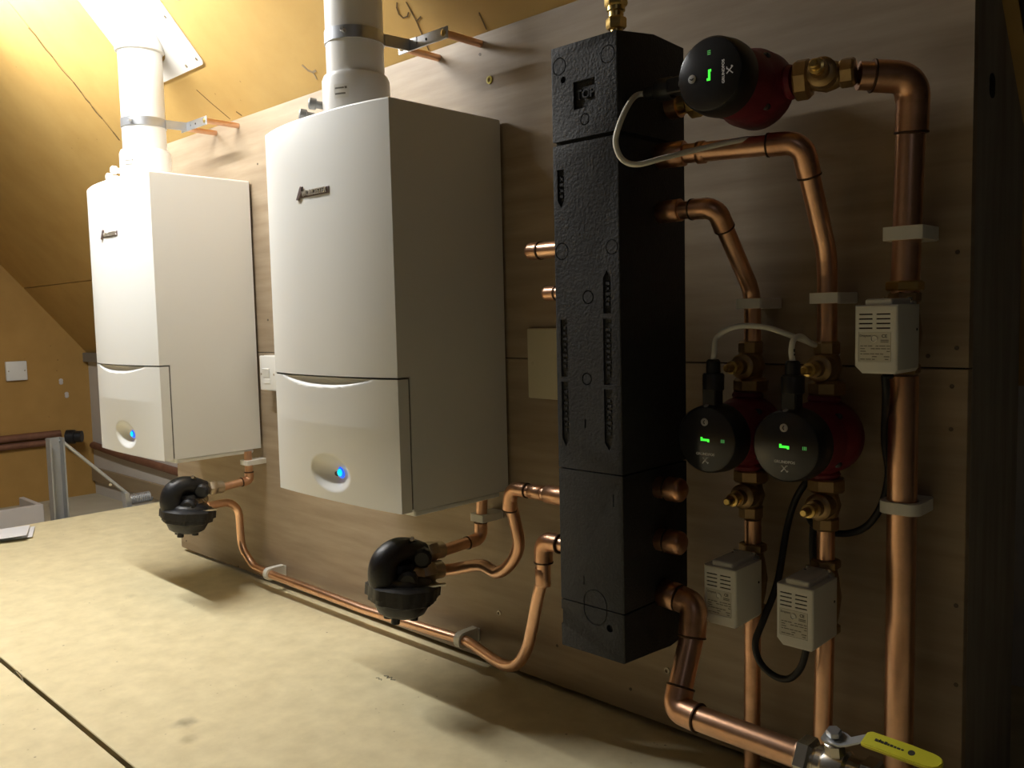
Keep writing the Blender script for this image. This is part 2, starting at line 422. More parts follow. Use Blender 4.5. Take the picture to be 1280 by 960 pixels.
bm = nb(); box(bm, -BW+.012, BW-.012, -.0085, -.0005, .01, BH-.02); obj('rear_frame', bm, 'dark_gap', b1)  # inset and near black, painting the shade behind the casing
bm = nb(); box(bm, -BW+.004, BW-.004, -.27, -.03, -.012, -.0005, .003, 1); obj('base_tray', bm, 'boiler', b1)
bm = nb()                             # dark reveal behind the flap edges
box(bm, -BW+.002, BW-.002, -BD+.002, -.2752, .004, DIV+.001); obj('flap_reveal', bm, 'seam', b1)
# drop-down control cover: bowed front with finger scoop and dial hollow
LX, LZ = .004, .060
def cover_y(x, z):
    t = z/DIV; bow = bowf(x)*(.35+.65*min(1, t*1.6))
    y = -BD-bow
    # finger scoop: a shallow smile along the top
    cx = x+.005; half = .165
    if abs(cx) < half:
        h = .020*(1-(cx/half)**2); d = DIV-.002-z
        if d < h: y += .010*max(0, 1-(d/h)**2)**.6*max(0, 1-(cx/half)**2)**.5
    # dial hollow: oval scoop
    ex, ez = (x-LX)/.070, (z-LZ)/.040; r = ex*ex+ez*ez
    if r < 1: y += .018*(1-r)**1.15
    return y
bm = nb(); NX, NZ = 110, 90; G = []
ZT2 = DIV-.0015
for j in range(NZ+1):
    z = ZT2*j/NZ; G.append([bm.verts.new((-BW+2*BW*i/NX, cover_y(-BW+2*BW*i/NX, z), z)) for i in range(NX+1)])
for j in range(NZ):
    for i in range(NX): bm.faces.new((G[j][i], G[j][i+1], G[j+1][i+1], G[j+1][i]))
yb = -.279
top = [bm.verts.new((-BW+2*BW*i/NX, yb, ZT2)) for i in range(NX+1)]; bot = [bm.verts.new((-BW+2*BW*i/NX, yb, 0)) for i in range(NX+1)]
for i in range(NX):
    bm.faces.new((G[NZ][i], G[NZ][i+1], top[i+1], top[i])); bm.faces.new((G[0][i+1], G[0][i], bot[i], bot[i+1]))
    bm.faces.new((top[i], top[i+1], bot[i+1], bot[i]))
for k in (0, NX):
    bm.faces.new([G[j][k] for j in range(NZ+1)]+[top[k], bot[k]])
cover = obj('control_cover', bm, 'boiler', b1, 50)
yl = cover_y(LX+.022, LZ+.002)
bm = nb(); lathe(bm, [(.0125, 0), (.0125, .004), (.010, .007), (.0085, .008)], (LX+.022, yl+.002, LZ+.002), (0, -1, 0), 24); lampo = obj('indicator_ring', bm, 'blue', cover)
bm = nb(); lathe(bm, [(.0082, .0075), (.007, .010), (.004, .0115), (.001, .012)], (LX+.022, yl+.002, LZ+.002), (0, -1, 0), 20); obj('indicator_lens', bm, 'blue_core', cover)
# badge: raised maker's lettering with a little flag mark, on the upper front
def badge():
    bm = upright(text_bm('WORCESTER', .0150, .0022, .0004), .006, 0, .640)
    for v in bm.verts: v.co.y += -BD-bowf(v.co.x)-.0015
    return bm
bd = obj('badge_lettering', badge(), 'chrome', casing, 20)
bm = nb()
prism(bm, [(-.060, .630), (-.052, .629), (-.040, .640), (-.036, .655), (-.043, .657)], -BD-bowf(.05)-.004, -BD-bowf(.05)+.004, 'y', .0008, 1)
obj('badge_flag', bm, 'chrome_dark', casing, 20)
bm = nb(); box(bm, -.044, .056, -BD-BOW-.0004, -BD-BOW+.004, .6325, .6465, .0005, 1); obj('badge_plinth', bm, 'chrome_dark', casing, 20)  # dark plate, its tone standing for the shadow under the letters
b2 = dup(b1, (.5838, 0, BZ), 'white wall-hung boiler in the middle, next to the black header')

# ------------------------------------------------------------------ flues
FY = -.2145
def flue(xc, label, sleeve):
    t = thing('flue_pipe', label, 'flue pipe', (xc, FY, BZ+BH), group='boiler flues')
    z1 = roof(FY)-BZ-BH+.10
    bm = nb(); lathe(bm, [(.0605, .0), (.0605, z1)], n=48, cap=True); obj('pipe', bm, 'plastic_white', t)
    bm = nb(); lathe(bm, [(.071, .002), (.071, .082), (.067, .092), (.061, .094)], n=48); obj('socket', bm, 'plastic_white', t)
    def wrapped(R, r, a0, a1, za, zb, n=10):
        """thin sheet following the round socket"""
        bm = nb(); rows = []
        for i in range(n+1):
            a = a0+(a1-a0)*i/n
            rows.append([bm.verts.new((q*math.sin(a), -q*math.cos(a), z)) for q, z in ((R, za), (R, zb), (r, zb), (r, za))])
        for A, B in zip(rows, rows[1:]):
            for k in range(4): bm.faces.new((A[k], B[k], B[(k+1) % 4], A[(k+1) % 4]))
        bm.faces.new(rows[0]); bm.faces.new(rows[-1][::-1]); return bm
    bm = wrapped(.0714, .0700, .25, .72, .036, .064)
    lb = obj('socket_label', bm, 'clip', t)
    bm = wrapped(.0717, .0710, .29, .58, .0545, .0575); merge(bm, wrapped(.0717, .0710, .29, .62, .0430, .0462)); merge(bm, wrapped(.0717, .0710, .60, .67, .0540, .0585)); obj('label_print', bm, 'ink_soft', lb)
    # grey sampling caps on two short spurs
    for dx, dz in ((-.052, .036), (-.093, .020)):
        bm = nb(); lathe(bm, [(.008, 0), (.008, .016), (.012, .017), (.012, .030), (.008, .033)], (dx*.9, -.050, dz), (-.55, -.8, .15), 20)
        obj('sampling_cap', bm, 'grey_metal' if not sleeve else 'plastic_white', t)
    bm = nb(); lathe(bm, [(.086, -.004), (.092, 0), (.092, .006), (.072, .012)], n=48); obj('flange', bm, 'plastic_white', t)
    if sleeve:
        z0 = 1.5915-BZ-BH
        bm = nb(); lathe(bm, [(.061, z0-.004), (.0675, z0), (.0675, z1)], n=48); obj('sleeve', bm, 'plastic_white', t)
        for dz in (.10, .42):
            bm = nb(); lathe(bm, [(.004, 0), (.004, .003)], (.050, -.045, z0-.02 if dz < .2 else z0-.07), (.7, -.7, 0), 12); obj('rivet', bm, 'tarnished', t)
    else:
        bm = nb(); lathe(bm, [(.007, 0), (.007, .05), (.012, .052), (.012, .066), (.008, .07)], (-.205, .06, -.002), (0, 0, 1), 16); obj('test_knob', bm, 'black', t)
    return t
f1 = flue(-.4559, 'bright white flue pipe rising from the far boiler through the sloping ceiling', True)
f2 = flue(.5838, 'white flue pipe rising from the middle boiler', False)
# ceiling flashing plate round the far flue
pl = thing('flashing_plate', 'square white plate on the sloping ceiling around the far flue', 'plate', on_ceiling(-.4559, -.24))
bm = nb(); U = Vector((1, 0, 0)); V = Vector((0, -math.cos(PIT), math.sin(PIT)))
cs = [(-.19, -.20), (.19, -.20), (.19, .17), (-.19, .17)]
R = []
for i, (a, b) in enumerate(cs):
    for k in range(7):
        an = (PI+PI/2*i)+PI/2*k/6; rr = .014
        R.append((a+(rr if a < 0 else -rr)+rr*math.cos(an), b+(rr if b < 0 else -rr)+rr*math.sin(an)))
lo = [bm.verts.new(U*a+V*b+ceil_n*.0008) for a, b in R]; hi = [bm.verts.new(U*a+V*b+ceil_n*.0035) for a, b in R]
bm.faces.new(lo); bm.faces.new(hi[::-1])
for i in range(len(R)): bm.faces.new((lo[i], lo[(i+1) % len(R)], hi[(i+1) % len(R)], hi[i]))
sh = obj('sheet', bm, 'plastic_white', pl)
kb = nb(); lathe(kb, [(.0685, -.6), (.0685, .6)], Vector((-.4559, FY, on_ceiling(0, -.24).z))-Vector(pl.location), (0, 0, 1), 48); cut(sh, [kb])
for a, b in ((.17, -.18), (.165, -.05), (.10, -.185), (-.17, -.18)):
    bm = nb(); lathe(bm, [(.005, 0), (.005, .0012), (.003, .002)], U*a+V*b+ceil_n*.0035, ceil_n, 14); obj('fixing_screw', bm, 'tarnished', pl)

# ------------------------------------------------------------------ flue brackets: band, arm, plate, two copper spacers
def bracket(xc, zc, label):
    t = thing('flue_bracket', label, 'bracket', (xc, 0, zc), group='flue brackets')
    bm = nb(); lathe(bm, [(.0606, -.0125), (.0628, -.0125), (.0628, .0125), (.0606, .0125)], (0, FY, 0), n=48, cap=False)
    n = 48
    obj('band', bm, 'galv', t)
    bm = nb(); lathe(bm, [(.0055, 0), (.0055, .012), (.004, .014)], (.036, FY-.052, 0), (.55, -.83, 0), 6); obj('band_bolt', bm, 'galv', t)
    # arm leaving the band towards the board, then the flat plate parallel to the board
    bm = nb(); prism(bm, [(.040, FY+.044), (.045, FY+.046), (.052, -.1085), (.075, -.1085), (.075, -.1055), (.048, -.1055)], -.0122, .0122, 'z', .0004, 1); obj('arm', bm, 'galv', t)
    bm = nb(); box(bm, .012, .172, -.1075, -.1035, -.0125, .0125, .0012, 1); pt = obj('plate', bm, 'galv', t)
    for x in (.024, .160):
        bm = nb(); sweep(bm, [(x, -.1032, 0), (x, -.0004, 0)], .0078, 18); obj('copper_spacer', bm, 'copper', t)
        bm = nb(); lathe(bm, [(.0068, 0), (.0068, .0015), (.003, .003)], (x, -.1075, 0), (0, -1, 0), 16); obj('screw_head', bm, 'brass', t)
    for x in (.074, .106):
        bm = nb(); lathe(bm, [(.0028, 0), (.0028, .0006)], (x, -.1076, 0), (0, -1, 0), 12); obj('slot_hole', bm, 'dark_gap', t)
    return t
bracket(.5838, 1.386, 'steel flue bracket with copper spacers holding the middle flue')
bracket(-.4559, 1.386, 'steel flue bracket with copper spacers holding the far flue')

# ------------------------------------------------------------------ black insulated header
HX0, HX1, HF, HB = 1.1893, 1.3197, -.2854, -.1055
hd = thing('low_loss_header', 'tall black foam-insulated header block on the board, right of the boilers', 'header', ((HX0+HX1)/2, (HF+HB)/2, .245))
zcuts = [.2538, .3325, .551, 1.066, 1.2161]
def seg_prof(z0, z1, first, last):
    p = [(HF, z0), (HF, z1)]
    if last: p = [(HF, z0), (HF, z1), (-.19, z1+.014), (HB, z1+.010)]
    else: p += [(HB, z1)]
    if first: p += [(HB, .252), (-.16, .2462)]
    else: p += [(HB, z0)]
    return p
def pocket(x0, x1, z0, z1, d=.006, tip=0):
    bm = nb()
    pts = [(x0, z0), (x1, z0), (x1, z1), (x0, z1)]
    if tip < 0: pts = [((x0+x1)/2, z0), (x1, z0+.012), (x1, z1), (x0, z1), (x0, z0+.012)]
    if tip > 0: pts = [(x0, z0), (x1, z0), (x1, z1-.012), ((x0+x1)/2, z1), (x0, z1-.012)]
    prism(bm, pts, HF-.01, HF+d, 'y'); return rel(bm, hd)
def ring(x, z, r, d=.0018, w=.0016):
    bm = nb(); n = 28
    a = [[], [], [], []]
    for i in range(n):
        c, s = math.cos(2*PI*i/n), math.sin(2*PI*i/n)
        for k, (rr, y) in enumerate(((r, HF-.01), (r+w, HF-.01), (r+w, HF+d), (r, HF+d))):
            a[k].append(bm.verts.new((x+c*rr, y, z+s*rr)))
    for k in range(4):
        A, B = a[k], a[(k+1) % 4]
        for i in range(n): bm.faces.new((A[i], A[(i+1) % n], B[(i+1) % n], B[i]))
    return rel(bm, hd)
def hole(x, z, r, d=.03):
    bm = nb(); lathe(bm, [(r, -.01), (r, d)], (x, HF, z), (0, 1, 0), 20); return rel(bm, hd)
cuts = [
    [hole(1.29, .304, .006), ring(1.262, .327, .022, .0012, .002), pocket(HX0-.01, HX0+.004, .29, .315, .01)],
    [ring(1.262, .338, .022, .0012, .002), pocket(1.2385, 1.2405, .365, .38, .003), pocket(1.30, 1.302, .50, .52, .002)],
    [pocket(1.1985, 1.2125, .968, 1.028, .004, -1), pocket(1.2865, 1.3015, .800, .866, .004, 1), pocket(1.2855, 1.302, .690, .792, .003),
     pocket(1.2855, 1.302, .588, .683, .003, -1), pocket(1.1995, 1.214, .70, .792, .003), pocket(1.1995, 1.214, .588, .692, .003, -1),
     ring(1.3045, .900, .010), ring(1.2055, .900, .012), ring(1.257, .826, .009, .004, .002), ring(1.252, .698, .008, .004, .002), pocket(1.246, 1.249, .62, .634, .004)],
    [pocket(1.2345, 1.2765, 1.115, 1.157, .0055), hole(1.2145, 1.1646, .0052), ring(1.2068, 1.1865, .012), ring(1.3016, 1.1848, .012), ring(1.2562, 1.0975, .0075)]]
for i in range(4):
    z0, z1 = zcuts[i], zcuts[i+1]
    gz = .0055 if i == 3 else .0009
    bm = nb(); prism(bm, seg_prof(z0+(gz if i else 0), z1-(0.0009 if i < 3 else 0), i == 0, i == 3), HX0, HX1, 'x', .0025, 2)
    o = obj('insulation_block', rel(bm, hd), 'epp', hd)
    cut(o, cuts[i])
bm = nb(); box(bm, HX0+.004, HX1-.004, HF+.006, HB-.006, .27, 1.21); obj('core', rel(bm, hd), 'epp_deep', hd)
bm = upright(text_bm('TOP', .019, .0018, .0003), 1.2555, HF+.0046, 1.136); obj('moulded_lettering', rel(bm, hd), 'epp', hd)
for x, z, h in ((1.2063, .748, .07), (1.2937, .742, .075), (1.2937, .640, .06), (1.2063, .645, .07), (1.2055, 1.0, .036), (1.294, .83, .04)):
    bm = nb(); k = int(h/.008)
    for i in range(k):
        zz = z-h/2+h*(i+.5)/k; w = .0028+.001*((i*7) % 3)
        box(bm, x-w, x+w, HF+.0012, HF+.0042, zz-.0022, zz+.0018)
        if i % 2: box(bm, x-w, x-w+.0016, HF+.0012, HF+.0042, zz-.0038, zz+.0036)
    obj('moulded_relief', rel(bm, hd), 'epp', hd)
# brass fitting on top
bv = thing('compression_fitting', 'brass compression fitting standing on top of the black header', 'pipe fitting', (1.2535, -.1985, 1.229))
bm = nb(); lathe(bm, [(.0095, -.01), (.0095, .03)], n=24); obj('spigot', bm, 'brass', bv)
bm = nb(); hexnut(bm, (0, 0, .022), (0, 0, 1), .0165, .018); obj('lower_nut', bm, 'brass', bv)
bm = nb(); lathe(bm, [(.012, .038), (.012, .048), (.0145, .05), (.0145, .056)], n=24); obj('body', bm, 'brass', bv)
bm = nb(); hexnut(bm, (0, 0, .056), (0, 0, 1), .0185, .02); obj('upper_nut', bm, 'brass', bv)
bm = nb(); lathe(bm, [(.011, .075), (.011, .16)], n=24); obj('pipe', bm, 'copper', bv)

# ------------------------------------------------------------------ copper pipework
def pipe(label, runs, collars=(), mat_='copper', name='copper_pipe', fit=(), group=None):
    """runs: list of (point list, radius, bend radius); collars: (centre, axis, r, length) of soldered sleeves; fit: elbows as (points, r, bend)"""
    base = Vector(runs[0][0][0]); t = thing(name, label, 'pipe', base, group=group)
    for pts, r, br in runs:
        bm = nb(); sweep(bm, pts if br is None else fillet(pts, br) if br else spline(pts), r, 24); obj('pipe', rel(bm, t), mat_, t, 60)
    for pts, r, br in fit:
        bm = nb(); P = fillet(pts, br, 9); sweep(bm, P, r, 24)
        e = obj('elbow', rel(bm, t), 'copper_fit', t, 60)
        for a, b in ((P[0], P[1]), (P[-1], P[-2])):
            bm = nb(); d = (Vector(a)-Vector(b)).normalized()
            lathe(bm, [(r*1.0, -.0016), (r*1.045, -.0012), (r*1.045, .0012), (r*.93, .002)], a, d, 24); obj('solder_ring', rel(bm, t), 'solder', e)
    for c, ax, r, L in collars:
        bm = nb(); lathe(bm, [(r*.93, -L/2-.001), (r, -L/2), (r, L/2), (r*.93, L/2+.001)], c, ax, 24); obj('coupling', rel(bm, t), 'copper_fit', t, 60)
    return t
R22, R28, R35 = .0115, .0145, .0205
# far boiler return, along the bottom of the board to the header
px = [(-.310, -.150, .258), (-.313, -.05, .2565), (-.305, -.05, .11), (-.235, -.05, .064), (-.12, -.05, .0585), (.32, -.05, .0545), (.66, -.05, .0657)]
pipe('long copper pipe along the foot of the board from the far filter to the header',
     [(fillet(px, .055, 6)+spline([(.70, -.0505, .0672), (.7295, -.058, .0685), (.788, -.082, .0735), (.8532, -.108, .0795), (.9056, -.128, .0895), (.9486, -.142, .1105), (.9857, -.155, .152), (1.0139, -.168, .206), (1.038, -.178, .268), (1.0555, -.18, .318)], 5), R22, None),
      ([(1.056, -.18, .300), (1.058, -.18, .386), (HX0+.004, -.18, .386)], R28*.95, .02)],
     collars=[((1.0555, -.18, .318), (0, 0, 1), R28*1.0, .03), ((.66, -.05, .0657), (1, 0, .03), R22*1.001, .002)],
     fit=[([(1.058, -.18, .345), (1.058, -.18, .386), (1.098, -.18, .386)], R28*1.2, .024)])
# far boiler drop to its filter
pipe('short copper drop from the far boiler to the top of its filter', [([(-.2405, -.05, .415), (-.2385, -.05, .328), (-.2385, -.145, .3195)], R22, .016)],
     fit=[([(-.2390, -.05, .352), (-.2385, -.05, .328), (-.2385, -.075, .3255)], R22*1.18, .016)])
pipe('short copper drop from the middle boiler to the top of its filter', [([(.764, -.05, .415), (.757, -.05, .314), (.754, -.165, .309)], R22*1.08, .018)],
     fit=[([(.7575, -.05, .350), (.757, -.05, .314), (.7555, -.090, .3115)], R22*1.25, .018)])
# middle filter return: swan neck up to the header
pipe('copper swan-neck pipe from the middle filter up to the header',
     [([(.752, -.172, .2695), (.785, -.157, .2745), (.856, -.148, .294), (.906, -.15, .2895), (.948, -.152, .318), (.972, -.156, .358), (.969, -.162, .405), (.966, -.168, .435), (.974, -.176, .452)], R22*1.06, 0),
      ([(.972, -.178, .440), (.984, -.18, .474), (HX0+.004, -.18, .474)], R22*1.06, .02)],
     collars=[((1.10, -.18, .474), (1, 0, 0), R28*1.16, .06), ((1.045, -.18, .474), (1, 0, 0), R22*1.2, .03)],
     fit=[([(.9705, -.1775, .43), (.978, -.18, .474), (1.02, -.18, .474)], R22*1.2, .026)])
# capped stubs on the header's left
def stub(label, x0, x1, y, z, r, d):
    t = thing('pipe_stub', label, 'pipe stub', (x0, y, z))
    bm = nb(); lathe(bm, [(r*.92, 0), (r*.92, abs(x1-x0)-.02)], (0, 0, 0), (d, 0, 0), 24); obj('pipe', bm, 'copper', t)
    e = abs(x1-x0)
    bm = nb(); lathe(bm, [(r*.9, e-.030), (r, e-.029), (r, e-.010), (r*.93, e-.005), (r*.75, e-.0015), (r*.4, e), (r*.05, e+.0004)], (0, 0, 0), (d, 0, 0), 24); obj('cap', bm, 'copper_fit', t)
    bm = nb(); lathe(bm, [(r*.95, e-.0325), (r*1.02, e-.032), (r*1.02, e-.029), (r*.95, e-.0285)], (0, 0, 0), (d, 0, 0), 24); obj('solder_ring', bm, 'solder', t)
    return t
stub('larger capped copper stub on the header, above the cream blank plate', HX0+.003, 1.035, -.18, .915, R28*1.1, -1)
stub('smaller copper stub on the header, below the larger capped stub', HX0+.003, 1.072, -.18, .838, R22*1.15, -1)
stub('upper of the two short copper stubs on the header beneath the pumps', HX1-.003, 1.368, -.19, .5185, R35*.95, 1)
stub('lower of the two short copper stubs on the header beneath the pumps', HX1-.003, 1.367, -.19, .433, R35*.95, 1)
# right-hand circuits
PX2, PX3, PY = 1.416, 1.540, -.06
pipe('copper pipe from the header bending down to the left-hand upright pump',
     [([(HX1-.004, -.178, .958), (1.419, -.178, .955), (PX2, -.064, .832), (PX2, PY, .80), (PX2, PY, .742)], .0135, [0, .026, .12, .05, 0])],
     collars=[((1.337, -.178, .9577), (1, 0, 0), .0175, .04)],
     fit=[([(1.378, -.178, .9562), (1.419, -.178, .955), (1.4178, -.152, .927)], .0160, .026)])
pipe('copper pipe from the header bending down to the right-hand upright pump',
     [([(HX1-.004, -.178, 1.045), (1.534, -.135, 1.040), (PX3, -.064, .885), (PX3, PY, .85), (PX3, PY, .737)], .0150, [0, .028, .15, .05, 0])],
     collars=[((1.338, -.174, 1.045), (1, .2, 0), .0195, .045), ((1.385, -.162, 1.0435), (1, .2, 0), .0172, .012)],
     fit=[([(1.487, -.1444, 1.0411), (1.534, -.135, 1.040), (1.5358, -.1137, .9935)], .0172, .028)])
BPX, BPY = 1.650, -.05
pipe('thick copper pipe from the top pump bending down to the top grey actuator',
     [([(1.603, -.105, 1.124), (1.654, -.066, 1.119), (BPX+.006, BPY, 1.08), (BPX, BPY, .815)], .0195, .03)],
     fit=[([(1.618, -.093, 1.123), (1.662, -.058, 1.118), (BPX+.0065, BPY, 1.045)], .0222, .034)])
pipe('thick copper pipe running down below the top grey actuator', [([(BPX, BPY, .700), (BPX-.001, BPY, .09), (BPX-.001, BPY, .001)], .0205, .02)])
for px_, py_, za, zb, lab in ((PX2, PY, .455, .405, 'short copper pipe between the left upright pump and the left grey actuator'), (PX3, PY, .470, .400, 'short copper pipe between the right upright pump and the lower right actuator')):
    pipe(lab, [([(px_, py_, za), (px_, py_, zb)], .0135, .01)])
pipe('copper pipe dropping below the left grey actuator', [([(PX2, PY, .318), (PX2-.002, PY, .001)], .0135, .01)], mat_='copper_fit')
pipe('copper pipe dropping below the lower right actuator', [([(PX3, PY, .312), (PX3-.006, PY, .001)], .0145, .01)], mat_='copper')
# header flow out to the ball valve
pipe('fat copper pipe from the header foot sloping down to the yellow-handled valve',
     [([(HX1-.004, -.182, .344), (1.378, -.182, .335), (1.383, -.190, .30), (1.386, -.246, .192), (1.42, -.25, .189), (1.588, -.25, .1865)], .0190, [0, .022, .03, .026, .01, 0])],
     collars=[((1.335, -.182, .342), (1, 0, -.1), .0225, .03)],
     fit=[([(1.352, -.182, .340), (1.380, -.182, .335), (1.3835, -.196, .288)], .0215, .024), ([(1.3855, -.232, .219), (1.3865, -.247, .190), (1.428, -.25, .189)], .0215, .024)])
# pipes in the far corner
pipe('old dull copper pipe along the gable wall, the upper of the pair', [([(XL+.021, -2.2, .176), (XL+.021, .46, .168)], .021, .02)], mat_='copper_old')
pipe('dark red pipe along the gable wall, the lower of the pair', [([(XL+.019, -2.2, .122), (XL+.019, .40, .122)], .019, .02)], mat_='copper_old')
pipe('old copper pipe leaving the far corner along the eaves wall behind the boilers', [([(XL+.06, .629, .081), (-2.9, .629, .058), (-1.2, .629, .012), (-.6, .629, -.005)], .021, .1)], mat_='copper_old')
bm = nb(); lathe(bm, [(.03, 0), (.042, .006), (.042, .05), (.034, .055), (.034, .09)], (0, 0, 0), (.6, .8, 0), 24)
o = tag(obj('pipe_end_cap', bm, 'black'), 'black rubber cap on the pipe end in the far corner', 'cap'); o.location = (XL+.08, .47, .15)

# ------------------------------------------------------------------ pipe clips
def clip_mesh(w, r, back, front, h, cr=.006):
    """band round the pipe: rounded block with a round hole, axis z; back and front are distances along y"""
    bm = nb(); n = 40; rings = [[], [], [], []]
    for i in range(n):
        a = 2*PI*(i+.5)/n; c, s = math.cos(a), math.sin(a)
        hw = w/2; t = 1e9
        if abs(c) > 1e-6: t = min(t, hw/abs(c))
        if s > 1e-6: t = min(t, back/s)
        if s < -1e-6: t = min(t, front/-s)
        x, y = c*t, s*t
        if s < 0 and abs(x) > hw-cr and y < -front+cr:       # round the front corners
            cx = math.copysign(hw-cr, x); cy = -front+cr; v = Vector((x-cx, y-cy)).normalized()*cr; x, y = cx+v.x, cy+v.y
        for k, (X, Y, Z) in enumerate(((x, y, -h/2), (x, y, h/2), (c*r, s*r, h/2), (c*r, s*r, -h/2))): rings[k].append(bm.verts.new((X, Y, Z)))
    for k in range(4):
        A, B = rings[k], rings[(k+1) % 4]
        for i in range(n): bm.faces.new((A[i], A[(i+1) % n], B[(i+1) % n], B[i]))
    return bm
def clip(loc, w, r, back, front, h, label, rot=(0, 0, 0), cr=.006):
    t = thing('pipe_clip', label, 'pipe clip', loc, rot, 'white nylon pipe clips')
    obj('band', clip_mesh(w, r, back-.006, front, h, cr), 'clip', t)
    bm = nb(); box(bm, -w*.42, w*.42, back-.0062, back-.0002, -h*.55, h*.55, .001, 1); obj('base', bm, 'clip', t)
    return t
clip((BPX+.004, BPY, .9035), .056, .0203, .05, .026, .019, 'white clip on the thick pipe above the top grey actuator')
clip((BPX+.002, BPY, .5085), .058, .021, .05, .027, .017, 'white clip on the thick pipe below the top grey actuator', cr=.016)
clip((PX2+.001, PY, .8105), .045, .0141, .06, .019, .016, 'white clip above the left upright pump')
clip((PX3+.002, PY, .8155), .047, .0154, .06, .020, .016, 'white clip above the right upright pump')
clip((-.240, -.05, .382), .044, .0119, .05, .017, .014, 'white clip under the far boiler')
clip((.7615, -.05, .362), .044, .0128, .05, .017, .016, 'white clip under the middle boiler')
clip((-.145, -.05, .0592), .036, .0119, .05, .018, .018, 'white clip on the bottom pipe below the far boiler', (0, PI/2, 0), .0165)
clip((.685, -.05, .0668), .036, .0119, .05, .018, .018, 'white clip on the bottom pipe below the middle filter', (0, PI/2, 0), .0165)

# ------------------------------------------------------------------ magnetic filters
def filt(loc, label, lower_dx):
    t = thing('magnetic_filter', label, 'filter', loc, group='black magnetic filters')
    # canister hanging below a castellated collar; axis leans a touch
    ax = Vector((.04, .10, 1)).normalized(); O = Vector((0, 0, .010))
    bm = nb(); lathe(bm, [(.012, -.056), (.034, -.054), (.048, -.046), (.056, -.030), (.061, -.012), (.062, .004)], O, ax, 40); obj('canister', bm, 'filter_black', t, 45)
    bm = nb(); lathe(bm, [(.056, -.026), (.066, -.022), (.066, -.012), (.073, -.010), (.073, .010), (.066, .014), (.050, .020)], O, ax, 72, mod=lambda a, h: 1+(.05 if math.sin(a*8) > .6 and h < .012 else 0)); obj('collar', bm, 'filter_black', t, 40)
    bm = nb(); lathe(bm, [(.058, .012), (.056, .020), (.050, .026), (.034, .031), (.018, .033)], O, ax, 40); obj('shoulder', bm, 'filter_black', t, 45)
    for k in range(4):
        a = .5+k*PI/2
        bm = nb(); lathe(bm, [(.009, -.062), (.009, -.046), (.004, -.044)], O+Vector((.028*math.cos(a), .028*math.sin(a), 0)), ax, 12); obj('rib_boss', bm, 'filter_black', t)
    # curved neck rising from the collar, over and back to the upper port
    bm = nb(); P = spline([(-.006, -.030, .010), (-.008, -.043, .045), (-.006, -.038, .075), (-.002, -.012, .091), (0, .020, .087), (0, .052, .074)], 8)
    rr = [.034-.013*(i/(len(P)-1))**.8 for i in range(len(P))]; sweep(bm, P, rr, 28); obj('neck', bm, 'filter_black', t, 60)
    bm = nb(); lathe(bm, [(.036, .014), (.036, .050), (.030, .062), (.014, .068)], (-.010, .004, .0), (0, 0, 1), 28); obj('inner_chamber', bm, 'filter_black', t)
    # upper port: black knob, plated valve body and nut
    bm = nb(); lathe(bm, [(.014, 0), (.0205, .004), (.0205, .024), (.014, .029)], (.010, .044, .071), (.72, -.62, -.02), 24, mod=lambda a, h: 1+.04*math.sin(a*10)); obj('valve_knob', bm, 'black', t)
    bm = nb(); lathe(bm, [(.005, 0), (.005, .022), (.003, .024)], (.010, .020, .108), (.6, -.5, .3), 12); obj('air_vent', bm, 'tarnished', t)
    bm = nb(); hexnut(bm, (0, .064, .0715), (0, 1, -.08), .0215, .024); obj('union_nut', bm, 'tarnished', t)
    bm = nb(); lathe(bm, [(.018, 0), (.018, .020), (.0145, .023)], (0, .087, .069), (0, 1, -.05), 24); obj('union_tail', bm, 'tarnished', t)
    # lower port between neck and collar
    d = Vector((lower_dx, .10, .0)).normalized(); s = Vector((.012, .012, .036))
    bm = nb(); lathe(bm, [(.019, -.01), (.021, .006), (.021, .020), (.017, .026)], s, d, 24); obj('lower_port', bm, 'tarnished', t)
    bm = nb(); hexnut(bm, s+d*.022, d, .0245, .030); obj('union_nut', bm, 'nickel' if lower_dx < 0 else 'tarnished', t)
    bm = nb(); lathe(bm, [(.019, 0), (.019, .022), (.0145, .025)], s+d*.051, d, 24); obj('union_tail', bm, 'tarnished', t)
    bm = nb(); lathe(bm, [(.014, 0), (.0205, .004), (.0205, .022), (.014, .027)], s+Vector((.010, -.016, .000)), (.72, -.62, .0), 24, mod=lambda a, h: 1+.04*math.sin(a*10)); obj('valve_knob', bm, 'black', t)
    bm = nb(); prism(bm, [(.020, -.02), (.055, .01), (.075, .050), (.066, .056), (.046, .022), (.014, -.006)], .019, .0225, 'z'); obj('retaining_plate', bm, 'nickel', t)
    return t
filt((.752, -.268, .2435), 'black magnetic filter on pipes below the middle boiler', .015)
filt((-.2385, -.245, .2535), 'black magnetic filter on pipes below the far boiler', -.10)

